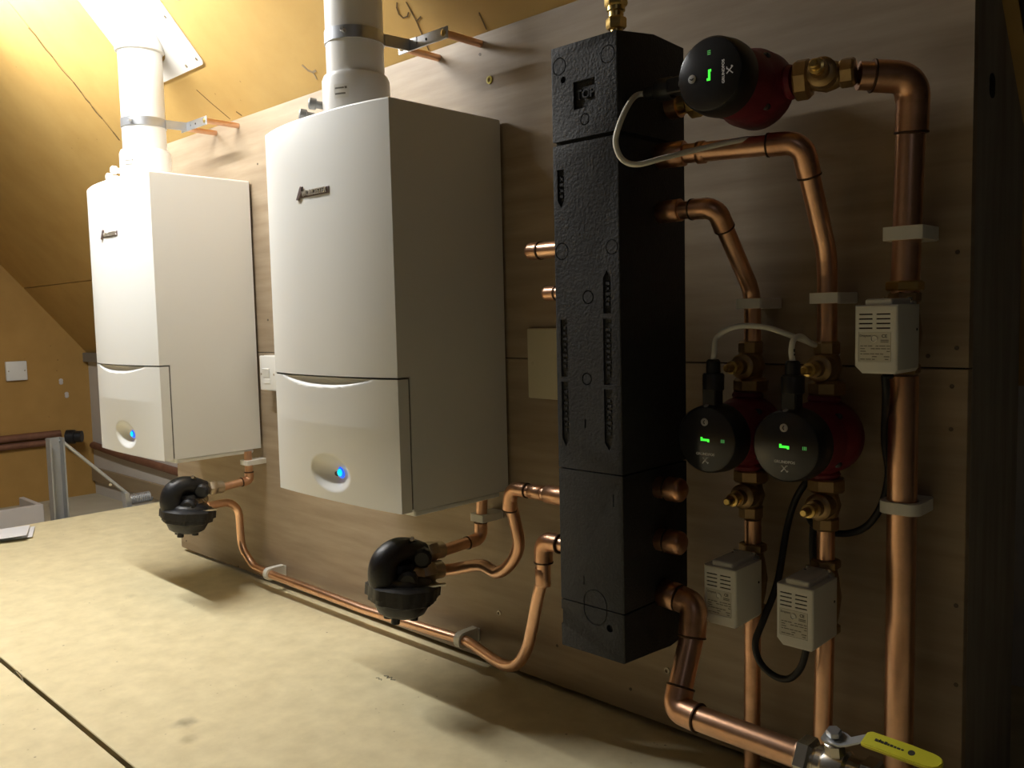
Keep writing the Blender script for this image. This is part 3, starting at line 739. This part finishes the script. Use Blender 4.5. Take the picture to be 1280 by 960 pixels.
# ------------------------------------------------------------------ circulator pumps (pipe axis z, head towards -y)
def pump(loc, label, rot=(0, 0, 0)):
    t = thing('circulator_pump', label, 'pump', loc, rot, 'circulator pumps')
    bm = nb()
    lathe(bm, [(.030, -.034), (.050, -.028), (.057, -.014), (.057, .016), (.052, .030), (.0505, .036), (.0505, .084), (.048, .088)], (0, 0, 0), (0, -1, 0), 40)
    lathe(bm, [(.022, -.064), (.025, -.058), (.021, -.050), (.026, -.030), (.030, 0), (.026, .030), (.021, .050), (.025, .058), (.022, .064)], (0, 0, 0), (0, 0, 1), 32)
    obj('cast_body', bm, 'red', t)
    for k in range(4):
        a = PI/4+k*PI/2
        bm = nb(); lathe(bm, [(.0055, 0), (.0055, .006), (.004, .007)], (.05*math.cos(a), -.028, .05*math.sin(a)), (0, -1, 0), 12); obj('housing_bolt', bm, 'black', t)
    bm = nb(); lathe(bm, [(.046, .084), (.0535, .088), (.0545, .100), (.0520, .124), (.0495, .1275)], (0, 0, 0), (0, -1, 0), 56); hd_ = obj('control_box', bm, 'black', t)
    bm = nb(); lathe(bm, [(.0492, .1270), (.0492, .1284), (.0482, .1290)], (0, 0, 0), (0, -1, 0), 56); fa = obj('fascia', bm, 'black_gloss', t)
    F = -.1291
    bm = nb(); lathe(bm, [(.0060, 0), (.0060, .0008), (.0052, .0012)], (-.002, F+.0002, .027), (0, -1, 0), 28); obj('push_button', bm, 'button', fa)
    bm = nb()
    for s in (-1, 1): prism(bm, [(-.004, .027+s*.0004), (-.0018, .027+s*.0034), (-.0008, .027+s*.0028), (-.0026, .027)], F-.0018, F-.0009, 'y')
    obj('button_symbol', bm, 'ink', fa)
    bm = nb(); box(bm, -.009, .006, F-.0002, F+.0004, -.0022, .0012); box(bm, -.009, -.0055, F-.0002, F+.0004, .0012, .0034); box(bm, .0028, .006, F-.0002, F+.0004, -.0036, -.0022); obj('flow_display', bm, 'green', fa)
    bm = nb()
    for i in range(3): box(bm, .026+i*.0023, .0272+i*.0023, F-.0002, F+.0004, -.0028, .0022)
    obj('speed_display', bm, 'green_dim', fa)
    bm = upright(text_bm('GRUNDFOS', .0054, .0002, .00012), -.001, F-.0001, -.0225)
    for v in bm.verts: v.co.x = -.001+(v.co.x+.001)*1.12
    obj('maker_lettering', bm, 'print_grey', fa, 20)
    bm = nb()
    def bar(x0, z0, x1, z1, w):
        d = Vector((x1-x0, 0, z1-z0)).normalized(); n_ = Vector((-d.z, 0, d.x))*w/2
        a, b = Vector((x0, 0, z0)), Vector((x1, 0, z1)); prism(bm, [((a+n_).x, (a+n_).z), ((b+n_).x, (b+n_).z), ((b-n_).x, (b-n_).z), ((a-n_).x, (a-n_).z)], F-.0004, F+.0003, 'y')
    bar(-.0052, -.0275, .0036, -.0370, .0013); bar(-.0060, -.0370, .0020, -.0278, .0013); bar(.0006, -.0278, .0040, -.0278, .001); bar(.0018, -.0352, .0048, -.0352, .0016)
    obj('maker_emblem', bm, 'print_grey', fa, 20)
    # plug on the rim
    bm = nb(); box(bm, -.0115, .0115, -.120, -.096, .044, .078, .002, 1); pg = obj('plug', bm, 'black', t)
    bm = nb(); lathe(bm, [(.0150, .074), (.0165, .076), (.0165, .098), (.0145, .101)], (0, -.106, 0), (0, 0, 1), 28); obj('gland_nut', bm, 'black', pg)
    bm = nb(); lathe(bm, [(.0112, .100), (.0105, .119), (.008, .122)], (0, -.106, 0), (0, 0, 1), 24); obj('cable_gland', bm, 'black', pg)
    bm = nb(); lathe(bm, [(.004, 0), (.004, .005)], (-.002, -.122, .0475), (0, -.4, 1), 14); obj('lock_tab', bm, 'button', pg)
    return t
p1l, p2l, p3l = (1.458, -.132, 1.128), (PX2-.006, PY-.006, .604), (PX3-.003, PY-.002, .604)
pA = pump(p2l, 'left of the two upright pumps, round black face, black plug on top')
pB = dup(pA, p3l, 'right of the two upright pumps, beside the thick pipe')
pC = dup(pA, p1l, 'pump mounted sideways at the top of the header, white cable looping from it', (0, -PI/2, 0))
def cable(root, pts, r, m, name='cable'):
    bm = nb(); sweep(bm, spline(pts, 8), r, 12); return obj(name, rel(bm, root), m, root, 60)
def wl(root, p): return Matrix.LocRotScale(root.location, root.rotation_euler, None) @ Vector(p)
e = wl(pC, (0, -.106, .120))
cable(pC, [e, e+Vector((-.012, -.010, -.002)), (1.337, -.285, 1.103), (1.338, -.308, 1.072), (1.334, -.312, 1.046), (1.343, -.308, 1.022), (1.362, -.298, 1.0135), (1.388, -.270, 1.022), (1.418, -.215, 1.038), (1.462, -.150, 1.0535), (1.478, -.10, 1.050), (1.46, -.05, 1.058), (1.44, -.006, 1.066)], .0042, 'cable_white')
e = wl(pA, (0, -.106, .120))
cable(pA, [e, e+Vector((.003, -.002, .012)), (1.410, -.160, .760), (1.436, -.150, .775), (1.475, -.135, .774), (1.506, -.108, .760), (1.528, -.06, .742), (1.534, -.006, .728)], .0042, 'cable_white')
e = wl(pB, (0, -.106, .120))
cable(pB, [e, e+Vector((-.0015, -.001, .016)), e+Vector((-.0005, .004, .032)), e+Vector((.001, .024, .036)), (1.533, -.10, .748), (1.524, -.05, .742), (1.515, -.006, .733)], .0042, 'cable_white')
bm = nb(); lathe(bm, [(.00445, .009), (.00445, .0115)], e, (-.1, 0, 1), 12); lathe(bm, [(.00445, .0145), (.00445, .019)], e+Vector((-.0006, 0, 0)), (-.05, 0, 1), 12); obj('cable_print', rel(bm, pB), 'ink', pB)

# isolating valves either side of the pumps (pump end at z=0, pipe end at +z, spindle towards -y)
def valve(loc, label, flip=False):
    t = thing('isolating_valve', label, 'valve', loc, (0, 0, 0), 'bronze pump valves')
    s = -1 if flip else 1
    bm = nb(); lathe(bm, [(.0265, 0), (.029, .003), (.029, .018), (.025, .022), (.018, .023)], (0, 0, 0), (0, 0, s), 8); obj('union_nut', bm, 'bronze', t)
    bm = nb(); lathe(bm, [(.017, .020), (.019, .030), (.0225, .042), (.019, .056), (.0165, .062)], (0, 0, 0), (0, 0, s), 28); obj('body', bm, 'bronze', t)
    bm = nb(); hexnut(bm, (0, 0, s*.061), (0, 0, s), .0205, .021, 8); obj('compression_nut', bm, 'bronze', t)
    bm = nb(); lathe(bm, [(.0205, .008), (.0205, .030), (.017, .033), (.0125, .034), (.0125, .046)], (0, 0, s*.042), (0, -1, 0), 28); bn = obj('bonnet', bm, 'bronze', t)
    bm = nb(); lathe(bm, [(.0085, .044), (.0085, .058), (.0105, .0585), (.0105, .063), (.0070, .064), (.0062, .078), (.0045, .080)], (0, 0, s*.042), (0, -1, 0), 20); obj('spindle', bm, 'brass', bn)
    bm = nb(); box(bm, -.0085, -.0055, -.062, -.052, s*.042-.006, s*.042+.006, .0005, 1); obj('spindle_clip', bm, 'brass', bn)
    return t
vA = valve((PX2-.003, PY, .668), 'bronze valve on top of the left upright pump')
vB = dup(vA, (PX3, PY, .668), 'bronze valve on top of the right upright pump')
vC = valve((PX2-.003, PY, .540), 'bronze valve underneath the left upright pump', True)
vD = dup(vC, (PX3, PY, .540), 'bronze valve underneath the right upright pump')
# for the sideways pump: outlet valve along +x, pipe bends off behind it
vE = dup(vA, (1.523, -.132, 1.128), 'bronze valve on the right side of the sideways top pump', (0, PI/2, 0))
vE.rotation_euler = (0, PI/2, math.radians(12))
t = thing('header_union', 'brass union joining the top pump to the black header', 'pipe fitting', (1.3175, -.147, 1.128))
bm = nb(); lathe(bm, [(.017, -.003), (.017, .06)], (0, 0, 0), (1, .06, 0), 24); obj('tail', bm, 'brass', t)
bm = nb(); hexnut(bm, (.036, .004, 0), (1, .06, 0), .026, .022, 8); obj('union_nut', bm, 'brass', t)
bm = nb(); lathe(bm, [(.0215, .001), (.0215, .02)], (0, 0, 0), (1, .06, 0), 24); obj('socket', bm, 'copper_fit', t)
bm = nb(); lathe(bm, [(.018, 0), (.018, .030)], (.056, .0045, 0), (1, .1, 0), 24); obj('spigot', bm, 'bronze', t)

# ------------------------------------------------------------------ zone valves with grey actuators (pipe axis z, box towards -y)
def actuator(loc, label):
    t = thing('zone_valve', label, 'valve actuator', loc, group='grey zone valve actuators')
    # valve body on the pipe
    bm = nb(); lathe(bm, [(.017, -.045), (.020, -.030), (.024, 0), (.020, .030), (.017, .045)], n=28); obj('valve_body', bm, 'bronze', t)
    for s in (-1, 1):
        bm = nb(); hexnut(bm, (0, 0, s*.044), (0, 0, s), .0225, .015); obj('compression_nut', bm, 'bronze', t)
    bm = nb(); box(bm, -.024, .024, -.034, -.020, -.036, .046, .002, 1); obj('mounting_plate', bm, 'galv', t)
    for s in (-1, 1):
        bm = nb(); lathe(bm, [(.004, 0), (.004, .006), (.002, .007)], (s*.016, -.027, .0455), (0, 0, 1), 12); obj('cover_screw', bm, 'nickel', t)
    # moulded cover
    w, z0, z1, yf, yb = .0290, -.0525, .0410, -.1060, -.023
    c = .010
    bm = nb(); out = [(-w+c, z0), (w-c*.4, z0), (w, z0+c*.5), (w, z1), (-w, z1), (-w, z0+c)]
    prism(bm, out, yf, yb, 'y', .0035, 3)
    box(bm, -w*.62, w*.66, yf+.006, yb+.004, z1-.012, z1+.0085, .0035, 3)
    co = obj('cover', bm, 'act', t)
    cs_ = []
    for i in range(4):
        for s in (-1, 1):
            b_ = nb(); box(b_, s*.0118-.0092-.002, s*.0118+.0092-.002, yf-.005, yf+.004, z1-.0125-i*.0063-.0011, z1-.0125-i*.0063+.0009); cs_.append(b_)
    b_ = nb(); box(b_, -w+.0055, w-.0085, yf-.005, yf+.0009, z0+.0165, z1-.0365); cs_.append(b_)
    cut(co, cs_)
    bm = nb()
    for i in range(4):
        for s in (-1, 1): box(bm, s*.0118-.0091-.002, s*.0118+.0091-.002, yf+.0012, yf+.006, z1-.0125-i*.0063-.00105, z1-.0125-i*.0063+.00085)
    obj('vent_slot_dark', bm, 'dark_gap', co)  # near-black slot floors paint in the shade of the vents
    lx0, lx1, lz0, lz1 = -w+.0062, w-.0092, z0+.0172, z1-.0372
    bm = nb(); box(bm, lx0, lx1, yf+.0003, yf+.0012, lz0, lz1); lb = obj('rating_label', bm, 'act_label', co)
    yt = yf+.0001
    bm = upright(text_bm('Drayton', .0046, .0001, .00008), lx0+.0085, yt, lz1-.0045); obj('label_name', bm, 'ink_soft', co, 20)
    bm = upright(text_bm('CE', .0062, .0001, .0001), lx1-.0085, yt, lz1-.0052); obj('label_mark', bm, 'ink', co, 20)
    bm = nb()
    rng = random.Random(3)
    for i in range(6):
        zz = lz1-.0185-i*.0036; x = lx0+.002
        while x < lx1-.004:
            L_ = rng.uniform(.002, .008)
            if rng.random() < .8: box(bm, x, min(x+L_, lx1-.001), yt-.0001, yt+.0003, zz-.0006, zz+.0006)
            x += L_+.0013
    for zz in (lz1-.0105, lz1-.0128): box(bm, lx1-.0135, lx1-.003, yt-.0001, yt+.0003, zz-.0007, zz+.0005)
    obj('label_print', bm, 'ink_soft', co, 20)
    bm = nb(); lathe(bm, [(.0044, .0), (.0048, .0016), (.0038, .0022), (.0036, .0008), (.001, .0005)], (-.002, yf+.0006, lz1-.0085), (0, -1, 0), 24); obj('reset_button', bm, 'act', co)
    bm = nb(); lathe(bm, [(.0018, 0), (.0018, .0006)], (-w*.45, yb-.02, z1+.0084), (0, 0, 1), 12); obj('vent_pip', bm, 'dark_gap', co)
    bm = nb(); lathe(bm, [(.002, 0), (.002, .0006)], (w, yb-.012, .006), (1, 0, 0), 12); obj('side_screw', bm, 'dark_gap', co)
    bm = nb(); lathe(bm, [(.0075, 0), (.0075, .010), (.006, .012)], (-.008, yb-.016, z0+.001), (0, 0, -1), 20); obj('cable_gland', bm, 'black', co)
    bm = nb(); lathe(bm, [(.017, 0), (.017, .006)], (0, -.034, 0), (0, 1, 0), 20); obj('actuator_neck', bm, 'galv', co)
    return t
aA = actuator((BPX, BPY, .762), 'highest grey actuator box, on the thick pipe')
aB = dup(aA, (PX2, PY, .358), 'grey actuator box below the left upright pump')
aC = dup(aA, (PX3, PY, .353), 'grey actuator box below the right upright pump')
bm = nb(); hexnut(bm, (0, 0, 0), (0, 0, 1), .026, .014); o = tag(obj('hex_nut', bm, 'brass'), 'bright brass nut on the thick pipe just above the top grey actuator', 'nut'); o.location = (BPX, BPY, .8225)
e = Vector((BPX-.008, BPY-.05, .703))
cable(aA, [e, e+Vector((-.002, .01, -.03)), (1.6165, -.03, .60), (1.622, -.028, .55), (1.612, -.028, .50), (1.588, -.028, .463), (1.552, -.028, .447), (1.51, -.026, .450), (1.49, -.02, .47)], .0055, 'cable_black')
e = Vector((PX3-.008, PY-.05, .300))
cable(aC, [e, e+Vector((-.001, .003, -.02)), (1.520, -.104, .245), (1.500, -.102, .222), (1.474, -.10, .219), (1.450, -.10, .235), (1.441, -.098, .265), (1.450, -.085, .305), (1.460, -.06, .36), (1.463, -.035, .44), (1.474, -.03, .487), (1.492, -.030, .52), (1.512, -.012, .56)], .0055, 'cable_black')
t = thing('flex', 'short black flex on the board behind the lower right actuator', 'cable', (1.492, -.0075, .36))
cable(t, [(1.500, -.0075, .36), (1.4955, -.0075, .41), (1.497, -.0075, .45), (1.504, -.0075, .49), (1.52, -.0075, .53)], .0066, 'cable_black', 'sheath')

# ------------------------------------------------------------------ ball valve with yellow lever
bvv = thing('ball_valve', 'nickel ball valve with a yellow lever at the lower right', 'valve', (1.588, -.25, .1865))
bm = nb(); hexnut(bm, (0, 0, 0), (1, 0, -.01), .030, .022); obj('compression_nut', bm, 'nickel', bvv)
bm = nb(); lathe(bm, [(.021, .020), (.021, .026), (.024, .028), (.024, .036), (.028, .040), (.030, .052), (.028, .066), (.024, .070), (.024, .090)], (0, 0, 0), (1, 0, -.01), 32); obj('body', bm, 'nickel', bvv)
bm = nb(); hexnut(bm, (.086, 0, -.001), (1, 0, -.01), .030, .022); obj('compression_nut', bm, 'nickel', bvv)
bm = nb(); lathe(bm, [(.0195, .105), (.0195, .30)], (0, 0, 0), (1, 0, -.01), 24); obj('outlet_pipe', bm, 'copper', bvv)
bm = nb(); lathe(bm, [(.014, .020), (.014, .042), (.011, .044)], (.053, 0, 0), (0, -.25, 1), 8); obj('stem_housing', bm, 'nickel', bvv)
bm = nb(); hexnut(bm, (.053, -.0105, .050), (0, -.25, 1), .010, .009); obj('stem_nut', bm, 'galv', bvv)
# lever: flat steel strip stepping up, then the vinyl sleeve
lv = Matrix.Rotation(math.radians(14), 4, 'X')
def lever_strip(pts, w, th):
    bm = nb(); n = len(pts); T = []
    for x, z, ww in pts:
        T.append([bm.verts.new((x, s*ww, z+dz)) for s, dz in ((-1, 0), (1, 0), (1, th), (-1, th))])
    for A, B in zip(T, T[1:]):
        for i in range(4): bm.faces.new((A[i], A[(i+1) % 4], B[(i+1) % 4], B[i]))
    bm.faces.new(T[0]); bm.faces.new(T[-1][::-1]); return bm
def tilt(bm):
    bmesh.ops.transform(bm, matrix=Matrix.Translation((.053, -.0095, .046)) @ Matrix.Rotation(math.radians(-6), 4, 'Z') @ Matrix.Rotation(math.radians(22), 4, 'X'), verts=bm.verts); return bm
bm = lever_strip([(-.014, 0, .010), (-.010, 0, .013), (.012, 0, .012), (.020, .001, .008), (.046, .019, .0075), (.056, .021, .0075)], 0, .003); obj('lever_arm', tilt(bm), 'galv', bvv)
bm = lever_strip([(.044, .0155, .0095), (.050, .0180, .0125), (.100, .0190, .0128), (.128, .0190, .0120), (.136, .0192, .0100), (.141, .0195, .0060), (.1425, .020, .002)], 0, .0065)
bmesh.ops.bevel(bm, geom=list(bm.edges), offset=.0012, segments=2, affect='EDGES'); sl = obj('lever_sleeve', tilt(bm), 'yellow', bvv)
bm = nb(); rng = random.Random(5); x = .060
zt = .0188+.0065
for wd, ht in ((.004, .0025), (.0015, .003), (.003, .0022), (.003, .0028), (.0022, .002), (.0035, .002), (.0028, .0018), (.004, .0016), (.003, .0016)):
    box(bm, x, x+wd, -.0018, -.0018+ht*1.6, zt, zt+.0004); x += wd+.0012
bm2 = nb(); lathe(bm2, [(.0042, 0), (.0042, .0004)], (.106, 0, zt), (0, 0, 1), 20); merge(bm, bm2)
obj('sleeve_print', tilt(bm), 'ink', bvv)

# ------------------------------------------------------------------ electrical plates
fs = thing('fused_switch', 'white fused switch on the board between the two boilers', 'switch', (-.1265, -.0002, .6515))
bm = nb(); box(bm, -.0435, .0435, -.030, 0, -.051, .051, .006, 3); obj('pattress', bm, 'plastic_white', fs)
bm = nb(); box(bm, -.0435, .0435, -.0385, -.0302, -.0505, .0505, .0035, 3); fp = obj('face_plate', bm, 'plastic_white', fs)
bm = nb(); prism(bm, [(-.0388, -.012), (-.0388, .014), (-.0445, .013), (-.040, -.012)], -.024, .012, 'x', .0008, 1); obj('rocker', bm, 'plastic_white', fp)
bm = nb(); box(bm, -.018, .014, -.0405, -.0382, -.030, -.016, .001, 1); obj('fuse_carrier', bm, 'plastic_white', fp)
for s in (-1, 1):
    bm = nb(); lathe(bm, [(.0035, 0), (.003, .0008)], (s*.034, -.0385, -.003), (0, -1, 0), 14); obj('plate_screw', bm, 'tarnished', fp)
bp2 = thing('blank_plate', 'cream square blank plate on the board, half behind the black header', 'wall plate', (.945, -.0002, .6995))
bm = nb(); box(bm, -.0735, .0735, -.011, 0, -.0735, .0735, .003, 2); obj('plate', bm, 'plate_cream', bp2)
for s in (-1, 1):
    bm = nb(); lathe(bm, [(.0035, 0), (.003, .0008)], (s*.06, -.011, 0), (0, -1, 0), 14); obj('plate_screw', bm, 'plate_cream', bp2)
sp = thing('switch_plate', 'white square blanking plate on the far gable wall', 'wall plate', (XL, .250, .553))
bm = nb(); box(bm, 0, .022, -.055, .055, -.055, .055, .004, 2); obj('plate', bm, 'plastic_white', sp)
for s in (-1, 1):
    bm = nb(); lathe(bm, [(.004, 0), (.0035, .001)], (.022, s*.042, 0), (1, 0, 0), 14); obj('plate_screw', bm, 'tarnished', sp)
for i, (y, z) in enumerate(((.490, .474), (.517, .392))):
    bm = nb(); lathe(bm, [(.010, 0), (.008, .004), (.003, .005)], (0, 0, 0), (1, 0, 0), 14, mod=lambda a, h: 1+.9*abs(math.sin(a))); o = tag(obj('filler_blob', bm, 'white_paint'), ('upper' if not i else 'lower')+' of two pale filler blobs on the gable wall right of the white plate', 'filler blob'); o.location = (XL, y, z); o.rotation_euler = (.0, 0, 0)

# ------------------------------------------------------------------ loft ladder ironwork at the hatch
ll = thing('loft_ladder_hinge', 'grey steel loft ladder post with diagonal arm and coil spring at the hatch', 'ladder bracket', (-1.76, -.10, -.02))
def W(bm): return rel(bm, ll)
bm = nb(); prism(bm, [(-1.785, -.118), (-1.735, -.118), (-1.735, -.112), (-1.779, -.112), (-1.779, -.066), (-1.735, -.066), (-1.735, -.060), (-1.785, -.060)], -.06, .336, 'z'); obj('post', W(bm), 'grey_metal', ll)
bm = nb(); sweep(bm, [(-1.775, -.065, .325), (-1.80, .215, .040)], .007, 10); obj('diagonal_arm', W(bm), 'galv', ll)
bm = nb(); P = [(-1.82, .225+.10*i/240, .018)for i in range(241)]
sweep(bm, [(-1.82+.022*math.cos(i*2*PI/20), .215+.105*i/240, .012+.022*math.sin(i*2*PI/20)) for i in range(241)], .0042, 8); obj('coil_spring', W(bm), 'galv', ll)
bm = nb(); prism(bm, [(.195, .05), (.21, .05), (.225, -.02), (.20, -.02)], -1.83, -1.785, 'x'); obj('spring_bracket', W(bm), 'galv', ll)
bm = nb(); lathe(bm, [(.006, 0), (.006, .006)], (-1.79, .135, .10), (1, -.3, 0), 12); obj('pivot_bolt', W(bm), 'nickel', ll)
bm = nb(); prism(bm, [(-.14, -.02), (.33, -.02), (.33, -.055), (-.14, -.055)], -1.79, -1.73, 'x'); obj('mounting_rail', W(bm), 'grey_metal', ll)
# dusty boxing in the corner beyond the hatch
bm = nb(); prism(bm, [(-2.75, .20), (-2.05, .16), (-2.05, .58), (-3.2, .60), (-3.2, .32)], -.225, -.205, 'z', .003, 1)
o = tag(obj('boarding_offcut', bm, 'dusty'), 'dusty board lying in the far corner beyond the hatch', 'board')

# ------------------------------------------------------------------ papers on the floor
def sheet(bm, x0, x1, y0, y1, f, th=.0008, n=14):
    G = [[bm.verts.new((x0+(x1-x0)*i/n, y0+(y1-y0)*j/n, f(i/n, j/n))) for i in range(n+1)] for j in range(n+1)]
    H = [[bm.verts.new(v.co+Vector((0, 0, th))) for v in r] for r in G]
    for j in range(n):
        for i in range(n):
            bm.faces.new((G[j][i], G[j][i+1], G[j+1][i+1], G[j+1][i])); bm.faces.new((H[j][i], H[j+1][i], H[j+1][i+1], H[j][i+1]))
    for i in range(n):
        bm.faces.new((G[0][i+1], G[0][i], H[0][i], H[0][i+1])); bm.faces.new((G[n][i], G[n][i+1], H[n][i+1], H[n][i]))
        bm.faces.new((G[i][0], G[i+1][0], H[i+1][0], H[i][0])); bm.faces.new((G[i+1][n], G[i][n], H[i][n], H[i+1][n]))
    return bm
rz = math.radians(-20)
def lay(bm): bmesh.ops.rotate(bm, verts=bm.verts, cent=(0, 0, 0), matrix=Matrix.Rotation(rz, 3, 'Z')); return bm
bm = lay(sheet(nb(), -.10, .115, -.15, .10, lambda u, v: .0135+.006*u*u+.010*max(0, v-.6)))
o = tag(obj('paper_sheet', bm, 'paper'), 'white printed leaflet with curled edge, uppermost on the floor by the hatch', 'paper'); o.location = (-1.56, -.375, 0)
bm = nb(); box(bm, -.10, .02, -.02, .012, .0, .0004)
bm = lay(sheet(nb(), -.10, .09, -.14, .115, lambda u, v: .0015+.006*v*v)); o = tag(obj('paper_sheet', bm, 'paper'), 'second white sheet lying under the curled leaflet by the hatch', 'paper'); o.location = (-1.57, -.37, 0)
bm = nb(); box(bm, -.07, .03, -.05, .06, 0, .010, .001, 1); o = tag(obj('card_offcut', bm, 'brown_card'), 'brown card scrap under the white leaflet by the hatch', 'card'); o.location = (-1.55, -.43, .0002)
# scrap of cling film in the floor gap and pencilled note on the floor
bm = nb(); sweep(bm, [(-.11, -.749, -.010), (-.09, -.745, .0015), (-.05, -.747, .0015), (-.03, -.750, -.006)], .002, 8); tag(obj('plastic_scrap', bm, 'nickel'), 'shiny plastic scrap caught in the gap between floor boards', 'scrap')
fl = bpy.data.objects['floor']
bm = nb()
for pts in ([(.583, -.196), (.592, -.190), (.597, -.199), (.603, -.189), (.611, -.199), (.620, -.193)], [(.578, -.215), (.583, -.209), (.588, -.215), (.593, -.210), (.598, -.215)]):
    for (xa, ya), (xb, yb_) in zip(pts, pts[1:]): sweep(bm, [(xa, ya, .0002), (xb, yb_, .0002)], .0011 if ya > -.205 else .0007, 6)
obj('pencil_mark', bm, 'ink_soft', fl)

# ------------------------------------------------------------------ fluorescent batten under the roof lining (just out of view, upper left)
LY, LZ_ = -.72, 1.90
lt = thing('batten_light', 'fluorescent batten light fixed under the sloping ceiling above the boilers', 'light', (-.55, LY, LZ_))
d0 = (Vector((0, LY, LZ_))-Vector((0, 0, ZT))).dot(ceil_n)      # distance from the lining
bm = nb(); up = -ceil_n; sd = Vector((0, -up.z, up.y))
pr = [(-.03, d0), (.03, d0), (.03, d0-.035), (.012, .030), (-.012, .030), (-.03, d0-.035)]
A = [bm.verts.new(Vector((-.76, 0, 0))+sd*a+up*b) for a, b in pr]; B = [bm.verts.new(Vector((.76, 0, 0))+sd*a+up*b) for a, b in pr]
bm.faces.new(A); bm.faces.new(B[::-1])
for i in range(6): bm.faces.new((A[i], A[(i+1) % 6], B[(i+1) % 6], B[i]))
obj('spine', bm, 'plastic_white', lt)
for x in (-.75, .75):
    bm = nb(); lathe(bm, [(.018, -.012), (.018, .012)], (x, 0, 0), (1, 0, 0), 16); obj('lamp_holder', bm, 'plastic_white', lt)
bm = nb(); lathe(bm, [(.013, -.735), (.013, .735)], (0, 0, 0), (1, 0, 0), 12, cap=False); obj('tube', bm, 'tube', lt)

# weak fill lamp, added off to the right, behind the camera
la = bpy.data.lights.new('fill_lamp', 'POINT'); la.energy = 1.3; la.color = (.93, .92, 1.); la.shadow_soft_size = .06
lo_ = bpy.data.objects.new('fill_lamp', la); lo_.location = (2.75, -2.0, 1.75); C.objects.link(lo_)
# ------------------------------------------------------------------ world, camera, view
w = bpy.data.worlds.new('World'); scn.world = w; w.use_nodes = True
w.node_tree.nodes['Background'].inputs[0].default_value = (.05, .045, .06, 1)
w.node_tree.nodes['Background'].inputs[1].default_value = .05
cd = bpy.data.cameras.new('Camera'); cam = bpy.data.objects.new('Camera', cd); C.objects.link(cam)
yaw, pit, rol, F_ = .765378705, -.0780745429, -.0229517271, 1076.04013
fw = Vector((-math.sin(yaw)*math.cos(pit), math.cos(yaw)*math.cos(pit), math.sin(pit)))
rt = Vector((math.cos(yaw), math.sin(yaw), 0)); up_ = rt.cross(fw)
r2 = rt*math.cos(rol)+up_*math.sin(rol); u2 = -rt*math.sin(rol)+up_*math.cos(rol)
mw = Matrix((r2, u2, -fw)).transposed().to_4x4(); mw.translation = (2.10227824, -1.3404778, .79838305)
cam.matrix_world = mw
cd.sensor_fit = 'HORIZONTAL'; cd.sensor_width = 36; cd.lens = F_/1280*36; cd.clip_start = .02; cd.clip_end = 50
scn.camera = cam
scn.view_settings.view_transform = 'Standard'; scn.view_settings.look = 'None'
scn.view_settings.gamma = 1; scn.view_settings.use_curve_mapping = False
scn.view_settings.exposure = 0
scn.cycles.max_bounces = 10; scn.cycles.diffuse_bounces = 3
scn.cycles.use_denoising = True
